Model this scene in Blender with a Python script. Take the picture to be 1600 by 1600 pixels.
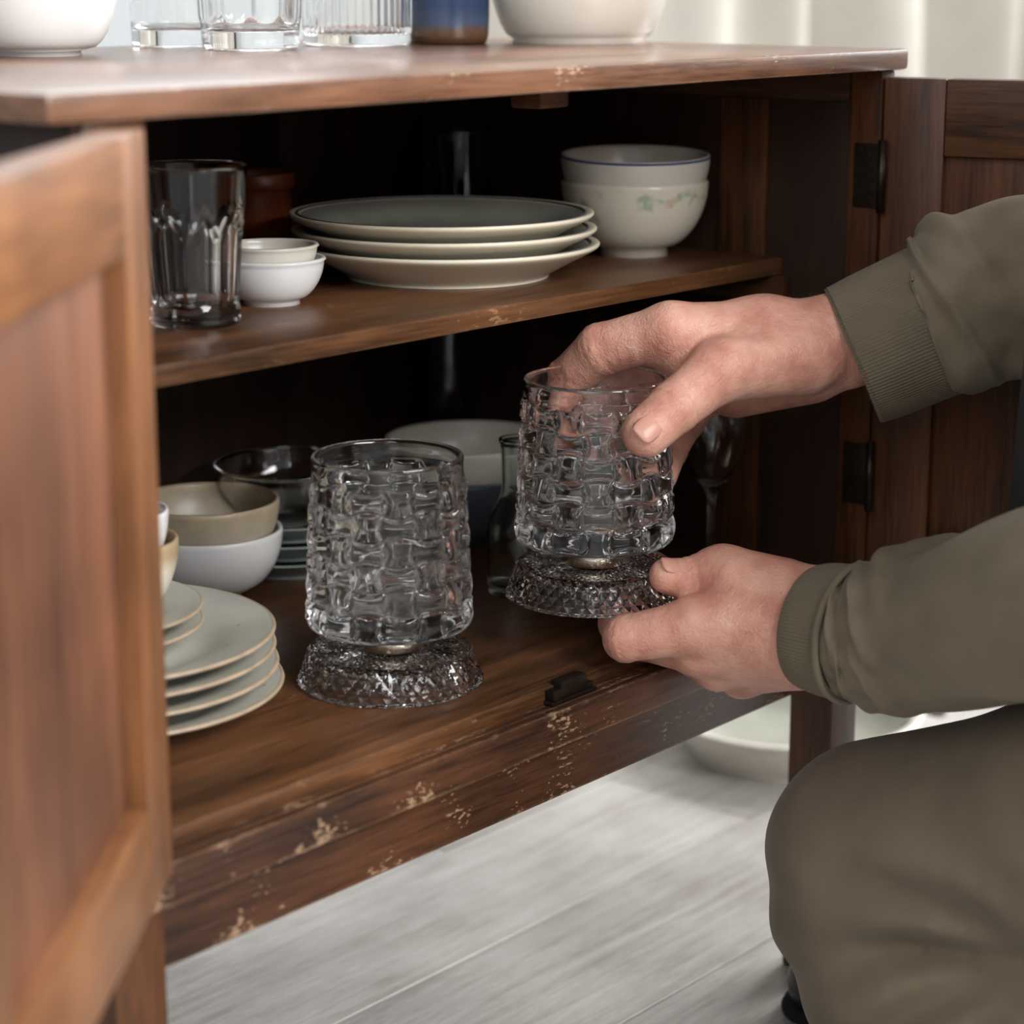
import bpy, bmesh, math, random
import numpy as np
from mathutils import Vector, Matrix

for o in list(bpy.data.objects):
    bpy.data.objects.remove(o, do_unlink=True)
scene = bpy.context.scene
C = scene.collection
rng = random.Random(7)

# ------------------------------------------------------------------ camera
cam_d = bpy.data.cameras.new('camera')
cam = bpy.data.objects.new('camera', cam_d)
C.objects.link(cam)
cam.location = (0, 0, 0.73)
fwd = Vector((0.7402, 0.6290, -0.2377))
cam.rotation_euler = fwd.to_track_quat('-Z', 'Y').to_euler()
cam_d.sensor_width = 36
cam_d.lens = 78.165
cam_d.clip_start = 0.05
cam_d.dof.use_dof = True
cam_d.dof.focus_distance = 1.42
cam_d.dof.aperture_fstop = 4.8
scene.camera = cam

# ------------------------------------------------------------------ light
world = bpy.data.worlds.new('world')
scene.world = world
world.use_nodes = True
wn = world.node_tree.nodes
wn['Background'].inputs[0].default_value = (0.93, 0.96, 1.0, 1)
wn['Background'].inputs[1].default_value = 0.22


def area(name, loc, target, sx, sy, power, col):
    l = bpy.data.lights.new(name, 'AREA')
    l.shape = 'RECTANGLE'
    l.size, l.size_y = sx, sy
    l.energy = power
    l.color = col
    o = bpy.data.objects.new(name, l)
    C.objects.link(o)
    o.location = loc
    d = Vector(target) - Vector(loc)
    o.rotation_euler = d.to_track_quat('-Z', 'Y').to_euler()
    return o


# daylight entering by the windows in the front wall (behind the camera), the right wall and above the cabinet
area('daylight_front_window', (0.75, -1.78, 1.95), (0.75, 0.0, 1.35), 1.9, 1.4, 170, (0.98, 0.985, 0.99))
area('daylight_right_window', (3.95, 0.72, 1.85), (2.0, 0.72, 1.25), 1.6, 1.6, 190, (0.98, 0.99, 1.0))
area('daylight_back_window', (1.35, 1.94, 1.75), (1.35, 1.0, 1.40), 1.5, 1.1, 30, (0.97, 0.985, 1.0))
area('left_fill_light', (-1.20, -0.20, 1.70), (0.5, 0.35, 1.05), 1.5, 1.4, 22, (0.97, 0.985, 1.0))  # added fill lamp, brightens the glassware and the right door

vs = scene.view_settings
vs.view_transform = 'Standard'
vs.look = 'None'
vs.gamma = 1
vs.use_curve_mapping = False
vs.exposure = 0.0
try:
    scene.cycles.max_bounces = 20
    scene.cycles.transmission_bounces = 20
    scene.cycles.glossy_bounces = 8
except Exception:
    pass


# ------------------------------------------------------------------ helpers
def link(o, parent=None):
    C.objects.link(o)
    if parent is not None:
        o.parent = parent
    return o


def tag(o, label=None, cat=None, group=None, kind=None):
    if label: o['label'] = label
    if cat: o['category'] = cat
    if group: o['group'] = group
    if kind: o['kind'] = kind
    return o


def empty(name, loc, label=None, cat=None, group=None, rot=(0, 0, 0), parent=None):
    o = bpy.data.objects.new(name, None)
    o.empty_display_size = 0.05
    o.location = loc
    o.rotation_euler = rot
    link(o, parent)
    return tag(o, label, cat, group)


def mesh(name, verts, faces, mat, smooth=True):
    me = bpy.data.meshes.new(name)
    me.from_pydata([tuple(map(float, v)) for v in verts], [], [tuple(map(int, f)) for f in faces])
    me.validate()
    me.update()
    if mat: me.materials.append(mat)
    if smooth:
        me.polygons.foreach_set('use_smooth', [True] * len(me.polygons))
    return me


def obj(name, me, parent=None, loc=(0, 0, 0), rot=(0, 0, 0)):
    o = bpy.data.objects.new(name, me)
    o.location = loc
    o.rotation_euler = rot
    return link(o, parent)


def box_mesh(name, lo, hi, mat, bev=0.002, org=(0, 0, 0), seg=2):
    bm = bmesh.new()
    bmesh.ops.create_cube(bm, size=1)
    for v in bm.verts:
        for i in range(3):
            v.co[i] = (lo[i] + hi[i]) / 2 + v.co[i] * (hi[i] - lo[i]) - org[i]
    if bev > 0:
        bmesh.ops.bevel(bm, geom=list(bm.edges), offset=bev, segments=seg, affect='EDGES', profile=0.6)
    me = bpy.data.meshes.new(name)
    bm.to_mesh(me)
    bm.free()
    me.materials.append(mat)
    me.polygons.foreach_set('use_smooth', [True] * len(me.polygons))
    try:
        me.set_sharp_from_angle(angle=math.radians(40))
    except Exception:
        pass
    return me


def lathe(name, prof, mat, seg=64, closed=False):
    """prof: list of (r, z) from the outside bottom centre up, over the rim and down inside."""
    verts, faces, rings = [], [], []
    for r, z in prof:
        if r < 1e-6:
            rings.append([len(verts)])
            verts.append((0, 0, z))
        else:
            rings.append(list(range(len(verts), len(verts) + seg)))
            for k in range(seg):
                a = 2 * math.pi * k / seg
                verts.append((r * math.cos(a), r * math.sin(a), z))
    for a, b in zip(rings[:-1], rings[1:]):
        for k in range(seg):
            k2 = (k + 1) % seg
            if len(a) == 1 and len(b) == 1: continue
            if len(a) == 1: faces.append((a[0], b[k2], b[k]))
            elif len(b) == 1: faces.append((a[k], a[k2], b[0]))
            else: faces.append((a[k], a[k2], b[k2], b[k]))
    return mesh(name, verts, faces, mat)


def smooth_prof(pts, n=6):
    """Catmull-Rom through the profile points"""
    P = [np.array(p, float) for p in pts]
    out = []
    for i in range(len(P) - 1):
        p0 = P[max(i - 1, 0)]; p1 = P[i]; p2 = P[i + 1]; p3 = P[min(i + 2, len(P) - 1)]
        for k in range(n):
            t = k / n
            q = 0.5 * ((2 * p1) + (-p0 + p2) * t + (2 * p0 - 5 * p1 + 4 * p2 - p3) * t * t + (-p0 + 3 * p1 - 3 * p2 + p3) * t ** 3)
            out.append((max(float(q[0]), 0.0), float(q[1])))
    out.append((float(P[-1][0]), float(P[-1][1])))
    return out


def catmull(pts, n):
    P = [np.array(p, float) for p in pts]
    out = []
    for i in range(len(P) - 1):
        p0 = P[max(i - 1, 0)]; p1 = P[i]; p2 = P[i + 1]; p3 = P[min(i + 2, len(P) - 1)]
        for k in range(n):
            t = k / n
            out.append(0.5 * ((2 * p1) + (-p0 + p2) * t + (2 * p0 - 5 * p1 + 4 * p2 - p3) * t * t + (-p0 + 3 * p1 - 3 * p2 + p3) * t ** 3))
    out.append(P[-1])
    return np.array(out)


# --- implicit surfaces for the person
def surface_nets(F, org, h):
    nx, ny, nz = F.shape
    S = F < 0
    n = S[:-1, :-1, :-1].astype(np.int8)
    cnt = np.zeros((nx - 1, ny - 1, nz - 1), np.int8)
    corners = [(i, j, k) for i in (0, 1) for j in (0, 1) for k in (0, 1)]
    for i, j, k in corners:
        cnt += S[i:nx - 1 + i, j:ny - 1 + j, k:nz - 1 + k]
    act = (cnt > 0) & (cnt < 8)
    idx = np.argwhere(act)
    lut = -np.ones(act.shape, np.int32)
    lut[act] = np.arange(len(idx))
    acc = np.zeros((len(idx), 3)); num = np.zeros(len(idx))
    for c0 in corners:
        for ax in range(3):
            if c0[ax] == 0:
                c1 = list(c0); c1[ax] = 1
                a = F[idx[:, 0] + c0[0], idx[:, 1] + c0[1], idx[:, 2] + c0[2]]
                b = F[idx[:, 0] + c1[0], idx[:, 1] + c1[1], idx[:, 2] + c1[2]]
                m = (a < 0) != (b < 0)
                t = np.where(m, a / np.where(m, a - b, 1), 0)
                p = np.tile(np.array(c0, float), (len(idx), 1))
                p[:, ax] += t
                acc[m] += p[m]; num[m] += 1
    V = org + (idx + acc / num[:, None]) * h
    faces = []
    for ax in range(3):
        u, w = (ax + 1) % 3, (ax + 2) % 3
        sl0 = [slice(None)] * 3; sl1 = [slice(None)] * 3
        sl0[ax] = slice(0, -1); sl1[ax] = slice(1, None)
        cr = S[tuple(sl0)] != S[tuple(sl1)]
        E = np.argwhere(cr)
        E = E[(E[:, u] > 0) & (E[:, w] > 0) & (E[:, u] < F.shape[u] - 1) & (E[:, w] < F.shape[w] - 1)]
        ins = S[E[:, 0], E[:, 1], E[:, 2]]
        q = []
        for du, dw in ((-1, -1), (0, -1), (0, 0), (-1, 0)):
            e = E.copy(); e[:, u] += du; e[:, w] += dw
            q.append(lut[e[:, 0], e[:, 1], e[:, 2]])
        q = np.stack(q, 1)
        q[~ins] = q[~ins][:, ::-1]
        faces.append(q[(q >= 0).all(1)])
    return V, np.concatenate(faces)


def dotv(P, o, d):
    """(P - o) . d on an open grid"""
    return (P[0] - np.float32(o[0])) * np.float32(d[0]) + (P[1] - np.float32(o[1])) * np.float32(d[1]) + (P[2] - np.float32(o[2])) * np.float32(d[2])


def dist2(P, o):
    return (P[0] - np.float32(o[0])) ** 2 + (P[1] - np.float32(o[1])) ** 2 + (P[2] - np.float32(o[2])) ** 2


def cone_sdf(P, a, b):
    ba = np.array(b[:3]) - np.array(a[:3])
    L2 = max(float(ba @ ba), 1e-9)
    pr = dotv(P, a, ba / L2)
    t = np.clip(pr, 0, 1)
    d2 = dist2(P, a) - np.float32(L2) * (2 * t * pr - t * t)
    return np.sqrt(np.maximum(d2, 1e-12)) - (np.float32(a[3]) + t * np.float32(b[3] - a[3]))


def smin(a, b, k):
    h = np.clip(0.5 + 0.5 * (b - a) / k, 0, 1)
    return b * (1 - h) + a * h - k * h * (1 - h)


def grid(lo, hi, h):
    lo = np.array(lo); n = np.ceil((np.array(hi) - lo) / h).astype(int) + 1
    ax = [lo[i] + np.arange(n[i]) * h for i in range(3)]
    return lo, (ax[0].astype(np.float32)[:, None, None], ax[1].astype(np.float32)[None, :, None], ax[2].astype(np.float32)[None, None, :])


# ------------------------------------------------------------------ materials
def nodemat(name):
    m = bpy.data.materials.new(name)
    m.use_nodes = True
    nt = m.node_tree
    return m, nt, nt.nodes['Principled BSDF']


def N(nt, kind, **kw):
    n = nt.nodes.new(kind)
    for k, v in kw.items():
        if k.startswith('i_'):
            key = k[2:]
            n.inputs[int(key) if key.isdigit() else key.replace('_', ' ')].default_value = v
        else:
            setattr(n, k, v)
    return n


def ramp(nt, stops, interp='LINEAR'):
    r = nt.nodes.new('ShaderNodeValToRGB')
    r.color_ramp.interpolation = interp
    el = r.color_ramp.elements
    while len(el) > 1: el.remove(el[-1])
    el[0].position, el[0].color = stops[0][0], stops[0][1]
    for p, c in stops[1:]:
        e = el.new(p); e.color = c
    return r


def rgb(h):
    """sRGB 0-255 to linear"""
    return tuple(((c / 255) / 12.92 if c / 255 <= 0.04045 else ((c / 255 + 0.055) / 1.055) ** 2.4) for c in h) + (1,)


def wood(name, axis, dark, mid, light, rough=0.42, wear=0.0, wearcol=(190, 150, 110), scl=1.0, edge=0.0, spec=0.4):
    m, nt, b = nodemat(name)
    L = nt.links
    tc = N(nt, 'ShaderNodeTexCoord')
    mp = N(nt, 'ShaderNodeMapping')
    s = [42 * scl, 42 * scl, 42 * scl]; s[axis] = 3.0 * scl
    mp.inputs['Scale'].default_value = s
    L.new(tc.outputs['Object'], mp.inputs[0])
    n1 = N(nt, 'ShaderNodeTexNoise', i_Scale=1.0, i_Detail=6.0, i_Roughness=0.62, i_Distortion=0.7)
    L.new(mp.outputs[0], n1.inputs['Vector'])
    mp2 = N(nt, 'ShaderNodeMapping')
    s2 = [420 * scl, 420 * scl, 420 * scl]; s2[axis] = 24 * scl
    mp2.inputs['Scale'].default_value = s2
    L.new(tc.outputs['Object'], mp2.inputs[0])
    n2 = N(nt, 'ShaderNodeTexNoise', i_Scale=1.0, i_Detail=3.0, i_Roughness=0.6)
    L.new(mp2.outputs[0], n2.inputs['Vector'])
    n3 = N(nt, 'ShaderNodeTexNoise', i_Scale=9.0, i_Detail=3.0)
    L.new(tc.outputs['Object'], n3.inputs['Vector'])
    r1 = ramp(nt, [(0.28, rgb(dark)), (0.5, rgb(mid)), (0.74, rgb(light))])
    mixf = N(nt, 'ShaderNodeMath', operation='MULTIPLY_ADD')
    mixf.inputs[1].default_value = 0.30
    L.new(n2.outputs['Fac'], mixf.inputs[0])
    a2 = N(nt, 'ShaderNodeMath', operation='MULTIPLY_ADD')
    a2.inputs[1].default_value = 0.45
    L.new(n1.outputs['Fac'], a2.inputs[0])
    a3 = N(nt, 'ShaderNodeMath', operation='MULTIPLY'); a3.inputs[1].default_value = 0.3
    L.new(n3.outputs['Fac'], a3.inputs[0])
    L.new(a3.outputs[0], a2.inputs[2])
    L.new(a2.outputs[0], mixf.inputs[2])
    sub = N(nt, 'ShaderNodeMath', operation='SUBTRACT'); sub.inputs[1].default_value = 0.125
    L.new(mixf.outputs[0], sub.inputs[0])
    L.new(sub.outputs[0], r1.inputs[0])
    col = r1.outputs[0]
    if wear > 0:
        mpw = N(nt, 'ShaderNodeMapping')
        sw = [420, 420, 420]; sw[axis] = 170
        mpw.inputs['Scale'].default_value = sw
        L.new(tc.outputs['Object'], mpw.inputs[0])
        nw = N(nt, 'ShaderNodeTexNoise', i_Scale=1.0, i_Detail=4.0, i_Roughness=0.65)
        L.new(mpw.outputs[0], nw.inputs['Vector'])
        nw2 = N(nt, 'ShaderNodeTexNoise', i_Scale=26.0, i_Detail=3.0)
        L.new(tc.outputs['Object'], nw2.inputs['Vector'])
        mul = N(nt, 'ShaderNodeMath', operation='MULTIPLY')
        L.new(nw.outputs['Fac'], mul.inputs[0]); L.new(nw2.outputs['Fac'], mul.inputs[1])
        val = mul.outputs[0]
        if edge > 0:
            bv = N(nt, 'ShaderNodeBevel', samples=4); bv.inputs['Radius'].default_value = 0.004
            ge = N(nt, 'ShaderNodeNewGeometry')
            dot = N(nt, 'ShaderNodeVectorMath', operation='DOT_PRODUCT')
            L.new(bv.outputs[0], dot.inputs[0]); L.new(ge.outputs['True Normal'], dot.inputs[1])
            em = N(nt, 'ShaderNodeMath', operation='SUBTRACT'); em.inputs[0].default_value = 1.0
            L.new(dot.outputs['Value'], em.inputs[1])
            ea = N(nt, 'ShaderNodeMath', operation='MULTIPLY_ADD'); ea.inputs[1].default_value = edge
            L.new(em.outputs[0], ea.inputs[0]); L.new(val, ea.inputs[2])
            val = ea.outputs[0]
        rw = ramp(nt, [(0.46 - 0.12 * wear, (0, 0, 0, 1)), (0.48 - 0.12 * wear, (1, 1, 1, 1))])
        L.new(val, rw.inputs[0])
        fm = N(nt, 'ShaderNodeMath', operation='MULTIPLY'); fm.inputs[1].default_value = 0.45
        L.new(rw.outputs[0], fm.inputs[0])
        mx = N(nt, 'ShaderNodeMix', data_type='RGBA')
        L.new(fm.outputs[0], mx.inputs['Factor'])
        L.new(col, mx.inputs['A']); mx.inputs['B'].default_value = rgb(wearcol)
        col = mx.outputs['Result']
    L.new(col, b.inputs['Base Color'])
    b.inputs['Roughness'].default_value = rough
    b.inputs['Specular IOR Level'].default_value = spec
    bp = N(nt, 'ShaderNodeBump', i_Strength=0.25, i_Distance=0.0006)
    L.new(mixf.outputs[0], bp.inputs['Height'])
    L.new(bp.outputs[0], b.inputs['Normal'])
    return m


def plain(name, col, rough=0.4, spec=0.5, metal=0.0, speck=None, coat=0.0, bump=0.0, bscale=300, var=0.0, vscale=20, sheen=0.0):
    m, nt, b = nodemat(name)
    L = nt.links
    tc = N(nt, 'ShaderNodeTexCoord')
    c = None
    if var > 0:
        n = N(nt, 'ShaderNodeTexNoise', i_Scale=float(vscale), i_Detail=4.0)
        L.new(tc.outputs['Object'], n.inputs['Vector'])
        base = rgb(col)
        lo = tuple(x * (1 - var) for x in base[:3]) + (1,)
        hi = tuple(min(1, x * (1 + var)) for x in base[:3]) + (1,)
        r = ramp(nt, [(0.3, lo), (0.7, hi)])
        L.new(n.outputs['Fac'], r.inputs[0])
        c = r.outputs[0]
    if speck:
        v = N(nt, 'ShaderNodeTexNoise', i_Scale=float(speck[1]), i_Detail=1.0)
        L.new(tc.outputs['Object'], v.inputs['Vector'])
        r = ramp(nt, [(speck[2], (0, 0, 0, 1)), (speck[2] + 0.03, (1, 1, 1, 1))])
        L.new(v.outputs['Fac'], r.inputs[0])
        mx = N(nt, 'ShaderNodeMix', data_type='RGBA')
        L.new(r.outputs[0], mx.inputs['Factor'])
        if c is not None: L.new(c, mx.inputs['A'])
        else: mx.inputs['A'].default_value = rgb(col)
        mx.inputs['B'].default_value = rgb(speck[0])
        c = mx.outputs['Result']
    if c is not None: L.new(c, b.inputs['Base Color'])
    else: b.inputs['Base Color'].default_value = rgb(col)
    b.inputs['Roughness'].default_value = rough
    b.inputs['Specular IOR Level'].default_value = spec
    b.inputs['Metallic'].default_value = metal
    b.inputs['Coat Weight'].default_value = coat
    b.inputs['Sheen Weight'].default_value = sheen
    if bump > 0:
        n = N(nt, 'ShaderNodeTexNoise', i_Scale=float(bscale), i_Detail=3.0)
        L.new(tc.outputs['Object'], n.inputs['Vector'])
        bp = N(nt, 'ShaderNodeBump', i_Strength=bump, i_Distance=0.001)
        L.new(n.outputs['Fac'], bp.inputs['Height'])
        L.new(bp.outputs[0], b.inputs['Normal'])
    return m


def banded(name, bands, rough=0.3, noise=0.004, var=0.12):
    """bands: list of (z, colour) by height above the object's base, with an uneven glaze line"""
    m, nt, b = nodemat(name)
    L = nt.links
    tc = N(nt, 'ShaderNodeTexCoord')
    sp = N(nt, 'ShaderNodeSeparateXYZ')
    L.new(tc.outputs['Object'], sp.inputs[0])
    n = N(nt, 'ShaderNodeTexNoise', i_Scale=60.0, i_Detail=3.0)
    L.new(tc.outputs['Object'], n.inputs['Vector'])
    ad = N(nt, 'ShaderNodeMath', operation='MULTIPLY_ADD'); ad.inputs[1].default_value = noise
    L.new(n.outputs['Fac'], ad.inputs[0]); L.new(sp.outputs['Z'], ad.inputs[2])
    sc = N(nt, 'ShaderNodeMath', operation='MULTIPLY'); sc.inputs[1].default_value = 10.0
    L.new(ad.outputs[0], sc.inputs[0])
    r = ramp(nt, [(max(0, min(1, z * 10)), rgb(c)) for z, c in bands])
    L.new(sc.outputs[0], r.inputs[0])
    n2 = N(nt, 'ShaderNodeTexNoise', i_Scale=90.0, i_Detail=4.0)
    L.new(tc.outputs['Object'], n2.inputs['Vector'])
    hs = N(nt, 'ShaderNodeHueSaturation')
    mr = N(nt, 'ShaderNodeMapRange', i_3=1 - var, i_4=1 + var)
    L.new(n2.outputs['Fac'], mr.inputs[0])
    L.new(mr.outputs[0], hs.inputs['Value'])
    L.new(r.outputs[0], hs.inputs['Color'])
    L.new(hs.outputs[0], b.inputs['Base Color'])
    b.inputs['Roughness'].default_value = rough
    return m


def glass(name, col=(1, 1, 1, 1), rough=0.0, ior=1.46):
    m, nt, b = nodemat(name)
    b.inputs['Base Color'].default_value = col
    b.inputs['Transmission Weight'].default_value = 1.0
    b.inputs['Roughness'].default_value = rough
    b.inputs['IOR'].default_value = ior
    return m


M = {}
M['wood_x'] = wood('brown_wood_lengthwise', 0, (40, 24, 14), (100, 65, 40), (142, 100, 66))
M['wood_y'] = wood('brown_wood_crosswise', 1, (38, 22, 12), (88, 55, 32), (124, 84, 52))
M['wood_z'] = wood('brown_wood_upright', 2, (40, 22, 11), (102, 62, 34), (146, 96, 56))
M['wood_top'] = wood('worn_top_wood', 0, (70, 44, 31), (134, 94, 70), (180, 140, 110), rough=0.27, wear=0.5, wearcol=(212, 186, 162), edge=0.5, spec=0.6)
M['wood_board'] = wood('worn_board_wood', 0, (48, 29, 16), (110, 72, 45), (156, 112, 76), rough=0.36, wear=0.45, wearcol=(176, 136, 100), edge=0.45)
M['wood_rail'] = wood('chipped_rail_wood', 0, (40, 23, 15), (98, 61, 39), (138, 93, 62), rough=0.36, wear=1.0, wearcol=(210, 174, 140), edge=0.55)
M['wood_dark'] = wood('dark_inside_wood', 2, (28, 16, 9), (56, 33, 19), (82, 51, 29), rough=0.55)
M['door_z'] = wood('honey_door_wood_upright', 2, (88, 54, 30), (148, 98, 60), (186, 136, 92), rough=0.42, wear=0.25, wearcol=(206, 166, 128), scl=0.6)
M['door_x'] = wood('honey_door_wood_level', 0, (88, 54, 30), (150, 100, 62), (188, 138, 94), rough=0.42, scl=0.6)
M['door_panel'] = wood('red_brown_panel_wood', 2, (72, 42, 28), (126, 80, 54), (168, 116, 84), rough=0.45, wear=0.35, wearcol=(208, 176, 148), scl=0.6)
M['metal_dark'] = plain('blackened_iron', (58, 50, 42), rough=0.38, metal=0.8, var=0.3, vscale=200, bump=0.2, bscale=400)
M['steel'] = plain('polished_steel', (190, 180, 165), rough=0.12, metal=1.0)
M['glass'] = glass('clear_glass')
M['glass_smoke'] = glass('smoky_glass', (0.72, 0.73, 0.78, 1))
M['glass_green'] = glass('greenish_glass', (0.80, 0.86, 0.82, 1))
M['white'] = plain('white_porcelain', (226, 224, 222), rough=0.16, spec=0.5)
M['offwhite'] = plain('off_white_stoneware', (214, 208, 196), rough=0.25, var=0.05, vscale=40)
M['cream'] = banded('cream_stoneware', [(0.0, (190, 180, 160)), (0.012, (212, 205, 188)), (0.034, (208, 198, 178)), (0.042, (176, 152, 120))], rough=0.25)
M['beige'] = banded('sandy_stoneware', [(0.0, (160, 148, 128)), (0.012, (184, 174, 154)), (0.024, (178, 158, 130)), (0.030, (190, 180, 160)), (0.046, (176, 158, 132))], rough=0.35, noise=0.012, var=0.2)
M['plate'] = plain('pale_grey_stoneware', (196, 194, 182), rough=0.28, speck=((120, 104, 84), 210, 0.74), var=0.06, vscale=30)
M['plate_rim'] = plain('tan_bare_rim', (172, 152, 128), rough=0.4, var=0.15, vscale=80)
M['celadon'] = plain('celadon_glaze', (150, 150, 138), rough=0.22, var=0.08, vscale=40)
M['plate_edge'] = plain('ivory_edge', (216, 206, 184), rough=0.25)
M['band'] = plain('dark_rim_line', (70, 72, 78), rough=0.3)
M['blueline'] = plain('blue_rim_line', (84, 100, 140), rough=0.25)
M['terracotta'] = plain('terracotta_glaze', (150, 76, 42), rough=0.25, var=0.15, vscale=40)
M['blue'] = banded('blue_brown_glaze', [(0.0, (66, 48, 36)), (0.012, (92, 66, 48)), (0.018, (62, 74, 94)), (0.03, (38, 56, 86)), (0.09, (34, 52, 82))], rough=0.2, noise=0.006)
M['greydark'] = plain('slate_glaze', (74, 78, 88), rough=0.3)
M['greyplate'] = plain('grey_green_glaze', (128, 134, 128), rough=0.3)
M['wall'] = plain('white_plaster', (174, 178, 179), rough=0.9, spec=0.1, bump=0.05)
M['paint'] = plain('white_paint', (232, 232, 230), rough=0.5)


def skin_mat():
    m, nt, b = nodemat('skin')
    L = nt.links
    tc = N(nt, 'ShaderNodeTexCoord')
    n = N(nt, 'ShaderNodeTexNoise', i_Scale=38.0, i_Detail=5.0, i_Roughness=0.6)
    L.new(tc.outputs['Object'], n.inputs['Vector'])
    r = ramp(nt, [(0.25, rgb((182, 118, 102))), (0.5, rgb((210, 154, 134))), (0.75, rgb((226, 178, 158)))])
    L.new(n.outputs['Fac'], r.inputs[0])
    v = N(nt, 'ShaderNodeTexNoise', i_Scale=420.0, i_Detail=2.0)
    L.new(tc.outputs['Object'], v.inputs['Vector'])
    r2 = ramp(nt, [(0.72, (0, 0, 0, 1)), (0.8, (1, 1, 1, 1))])
    L.new(v.outputs['Fac'], r2.inputs[0])
    mf = N(nt, 'ShaderNodeMath', operation='MULTIPLY'); mf.inputs[1].default_value = 0.30
    L.new(r2.outputs[0], mf.inputs[0])
    mx = N(nt, 'ShaderNodeMix', data_type='RGBA')
    L.new(mf.outputs[0], mx.inputs['Factor']); L.new(r.outputs[0], mx.inputs['A'])
    mx.inputs['B'].default_value = rgb((150, 84, 66))
    L.new(mx.outputs['Result'], b.inputs['Base Color'])
    b.inputs['Roughness'].default_value = 0.48
    b.inputs['Subsurface Weight'].default_value = 0.25
    b.inputs['Subsurface Radius'].default_value = (1.0, 0.4, 0.25)
    b.inputs['Subsurface Scale'].default_value = 0.004
    vo = N(nt, 'ShaderNodeTexVoronoi', i_Scale=620.0)
    L.new(tc.outputs['Object'], vo.inputs['Vector'])
    nn = N(nt, 'ShaderNodeTexNoise', i_Scale=170.0, i_Detail=4.0)
    L.new(tc.outputs['Object'], nn.inputs['Vector'])
    ad = N(nt, 'ShaderNodeMath', operation='MULTIPLY_ADD'); ad.inputs[1].default_value = 0.30
    L.new(vo.outputs['Distance'], ad.inputs[0]); L.new(nn.outputs['Fac'], ad.inputs[2])
    bp = N(nt, 'ShaderNodeBump', i_Strength=0.6, i_Distance=0.0016)
    L.new(ad.outputs[0], bp.inputs['Height'])
    L.new(bp.outputs[0], b.inputs['Normal'])
    return m


def fabric(name, col, scale=1400, var=0.12, sheen=0.12):
    m, nt, b = nodemat(name)
    L = nt.links
    tc = N(nt, 'ShaderNodeTexCoord')
    n = N(nt, 'ShaderNodeTexNoise', i_Scale=24.0, i_Detail=5.0)
    L.new(tc.outputs['Object'], n.inputs['Vector'])
    base = rgb(col)
    r = ramp(nt, [(0.3, tuple(x * (1 - var) for x in base[:3]) + (1,)), (0.7, tuple(x * (1 + var) for x in base[:3]) + (1,))])
    L.new(n.outputs['Fac'], r.inputs[0])
    L.new(r.outputs[0], b.inputs['Base Color'])
    b.inputs['Roughness'].default_value = 0.9
    b.inputs['Specular IOR Level'].default_value = 0.15
    b.inputs['Sheen Weight'].default_value = sheen
    n2 = N(nt, 'ShaderNodeTexNoise', i_Scale=float(scale), i_Detail=2.0)
    L.new(tc.outputs['Object'], n2.inputs['Vector'])
    n3 = N(nt, 'ShaderNodeTexNoise', i_Scale=70.0, i_Detail=3.0)
    L.new(tc.outputs['Object'], n3.inputs['Vector'])
    ad = N(nt, 'ShaderNodeMath', operation='MULTIPLY_ADD'); ad.inputs[1].default_value = 0.3
    L.new(n2.outputs['Fac'], ad.inputs[0]); L.new(n3.outputs['Fac'], ad.inputs[2])
    bp = N(nt, 'ShaderNodeBump', i_Strength=0.4, i_Distance=0.001)
    L.new(ad.outputs[0], bp.inputs['Height'])
    L.new(bp.outputs[0], b.inputs['Normal'])
    return m


M['skin'] = skin_mat()
M['nail'] = plain('fingernail', (206, 152, 134), rough=0.35)
M['jacket'] = fabric('olive_sweat_fabric', (118, 107, 89))
M['rib'] = fabric('olive_rib_knit', (110, 100, 83))
M['trousers'] = fabric('grey_olive_twill', (112, 99, 83))
M['shirt'] = fabric('charcoal_jersey', (32, 30, 30), sheen=0.0)
M['leather'] = plain('black_leather', (26, 24, 23), rough=0.35, bump=0.2, bscale=250)
M['hair'] = plain('dark_brown_hair', (58, 42, 32), rough=0.6)
M['curtain'] = fabric('cream_linen', (172, 167, 157), scale=900, var=0.04, sheen=0.1)
M['floorwood'] = []
for i in range(3):
    k = (-7, 0, 6)[i]
    M['floorwood'].append(wood('whitewashed_oak_%d' % i, 0, (148 + k, 141 + k, 134 + k), (188 + k, 184 + k, 180 + k), (212 + k, 210 + k, 208 + k), rough=0.42, scl=2.6))

# ------------------------------------------------------------------ setting
floor_bed = box_mesh('floor', (-1.0, -1.6, -0.06), (3.7, 1.9, -0.012), plain('dark_subfloor', (70, 62, 54), rough=0.9), 0)
floor = tag(obj('floor', floor_bed), kind='structure')
pw = 0.155
row = 0
y = -1.6
while y < 1.88:
    x = -1.0 - rng.uniform(0, 0.9)
    while x < 3.7:
        x1 = x + rng.uniform(1.3, 1.7)
        a, b_ = max(x, -1.0), min(x1, 3.7)
        if b_ - a > 0.05:
            me = box_mesh('plank', (a + 0.0006, y + 0.0006, -0.014), (b_ - 0.0006, min(y + pw, 1.9) - 0.0006, 0.0), M['floorwood'][rng.randrange(3)], 0.0008, seg=1)
            obj('plank', me, floor)
        x = x1
    y += pw
    row += 1


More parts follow.
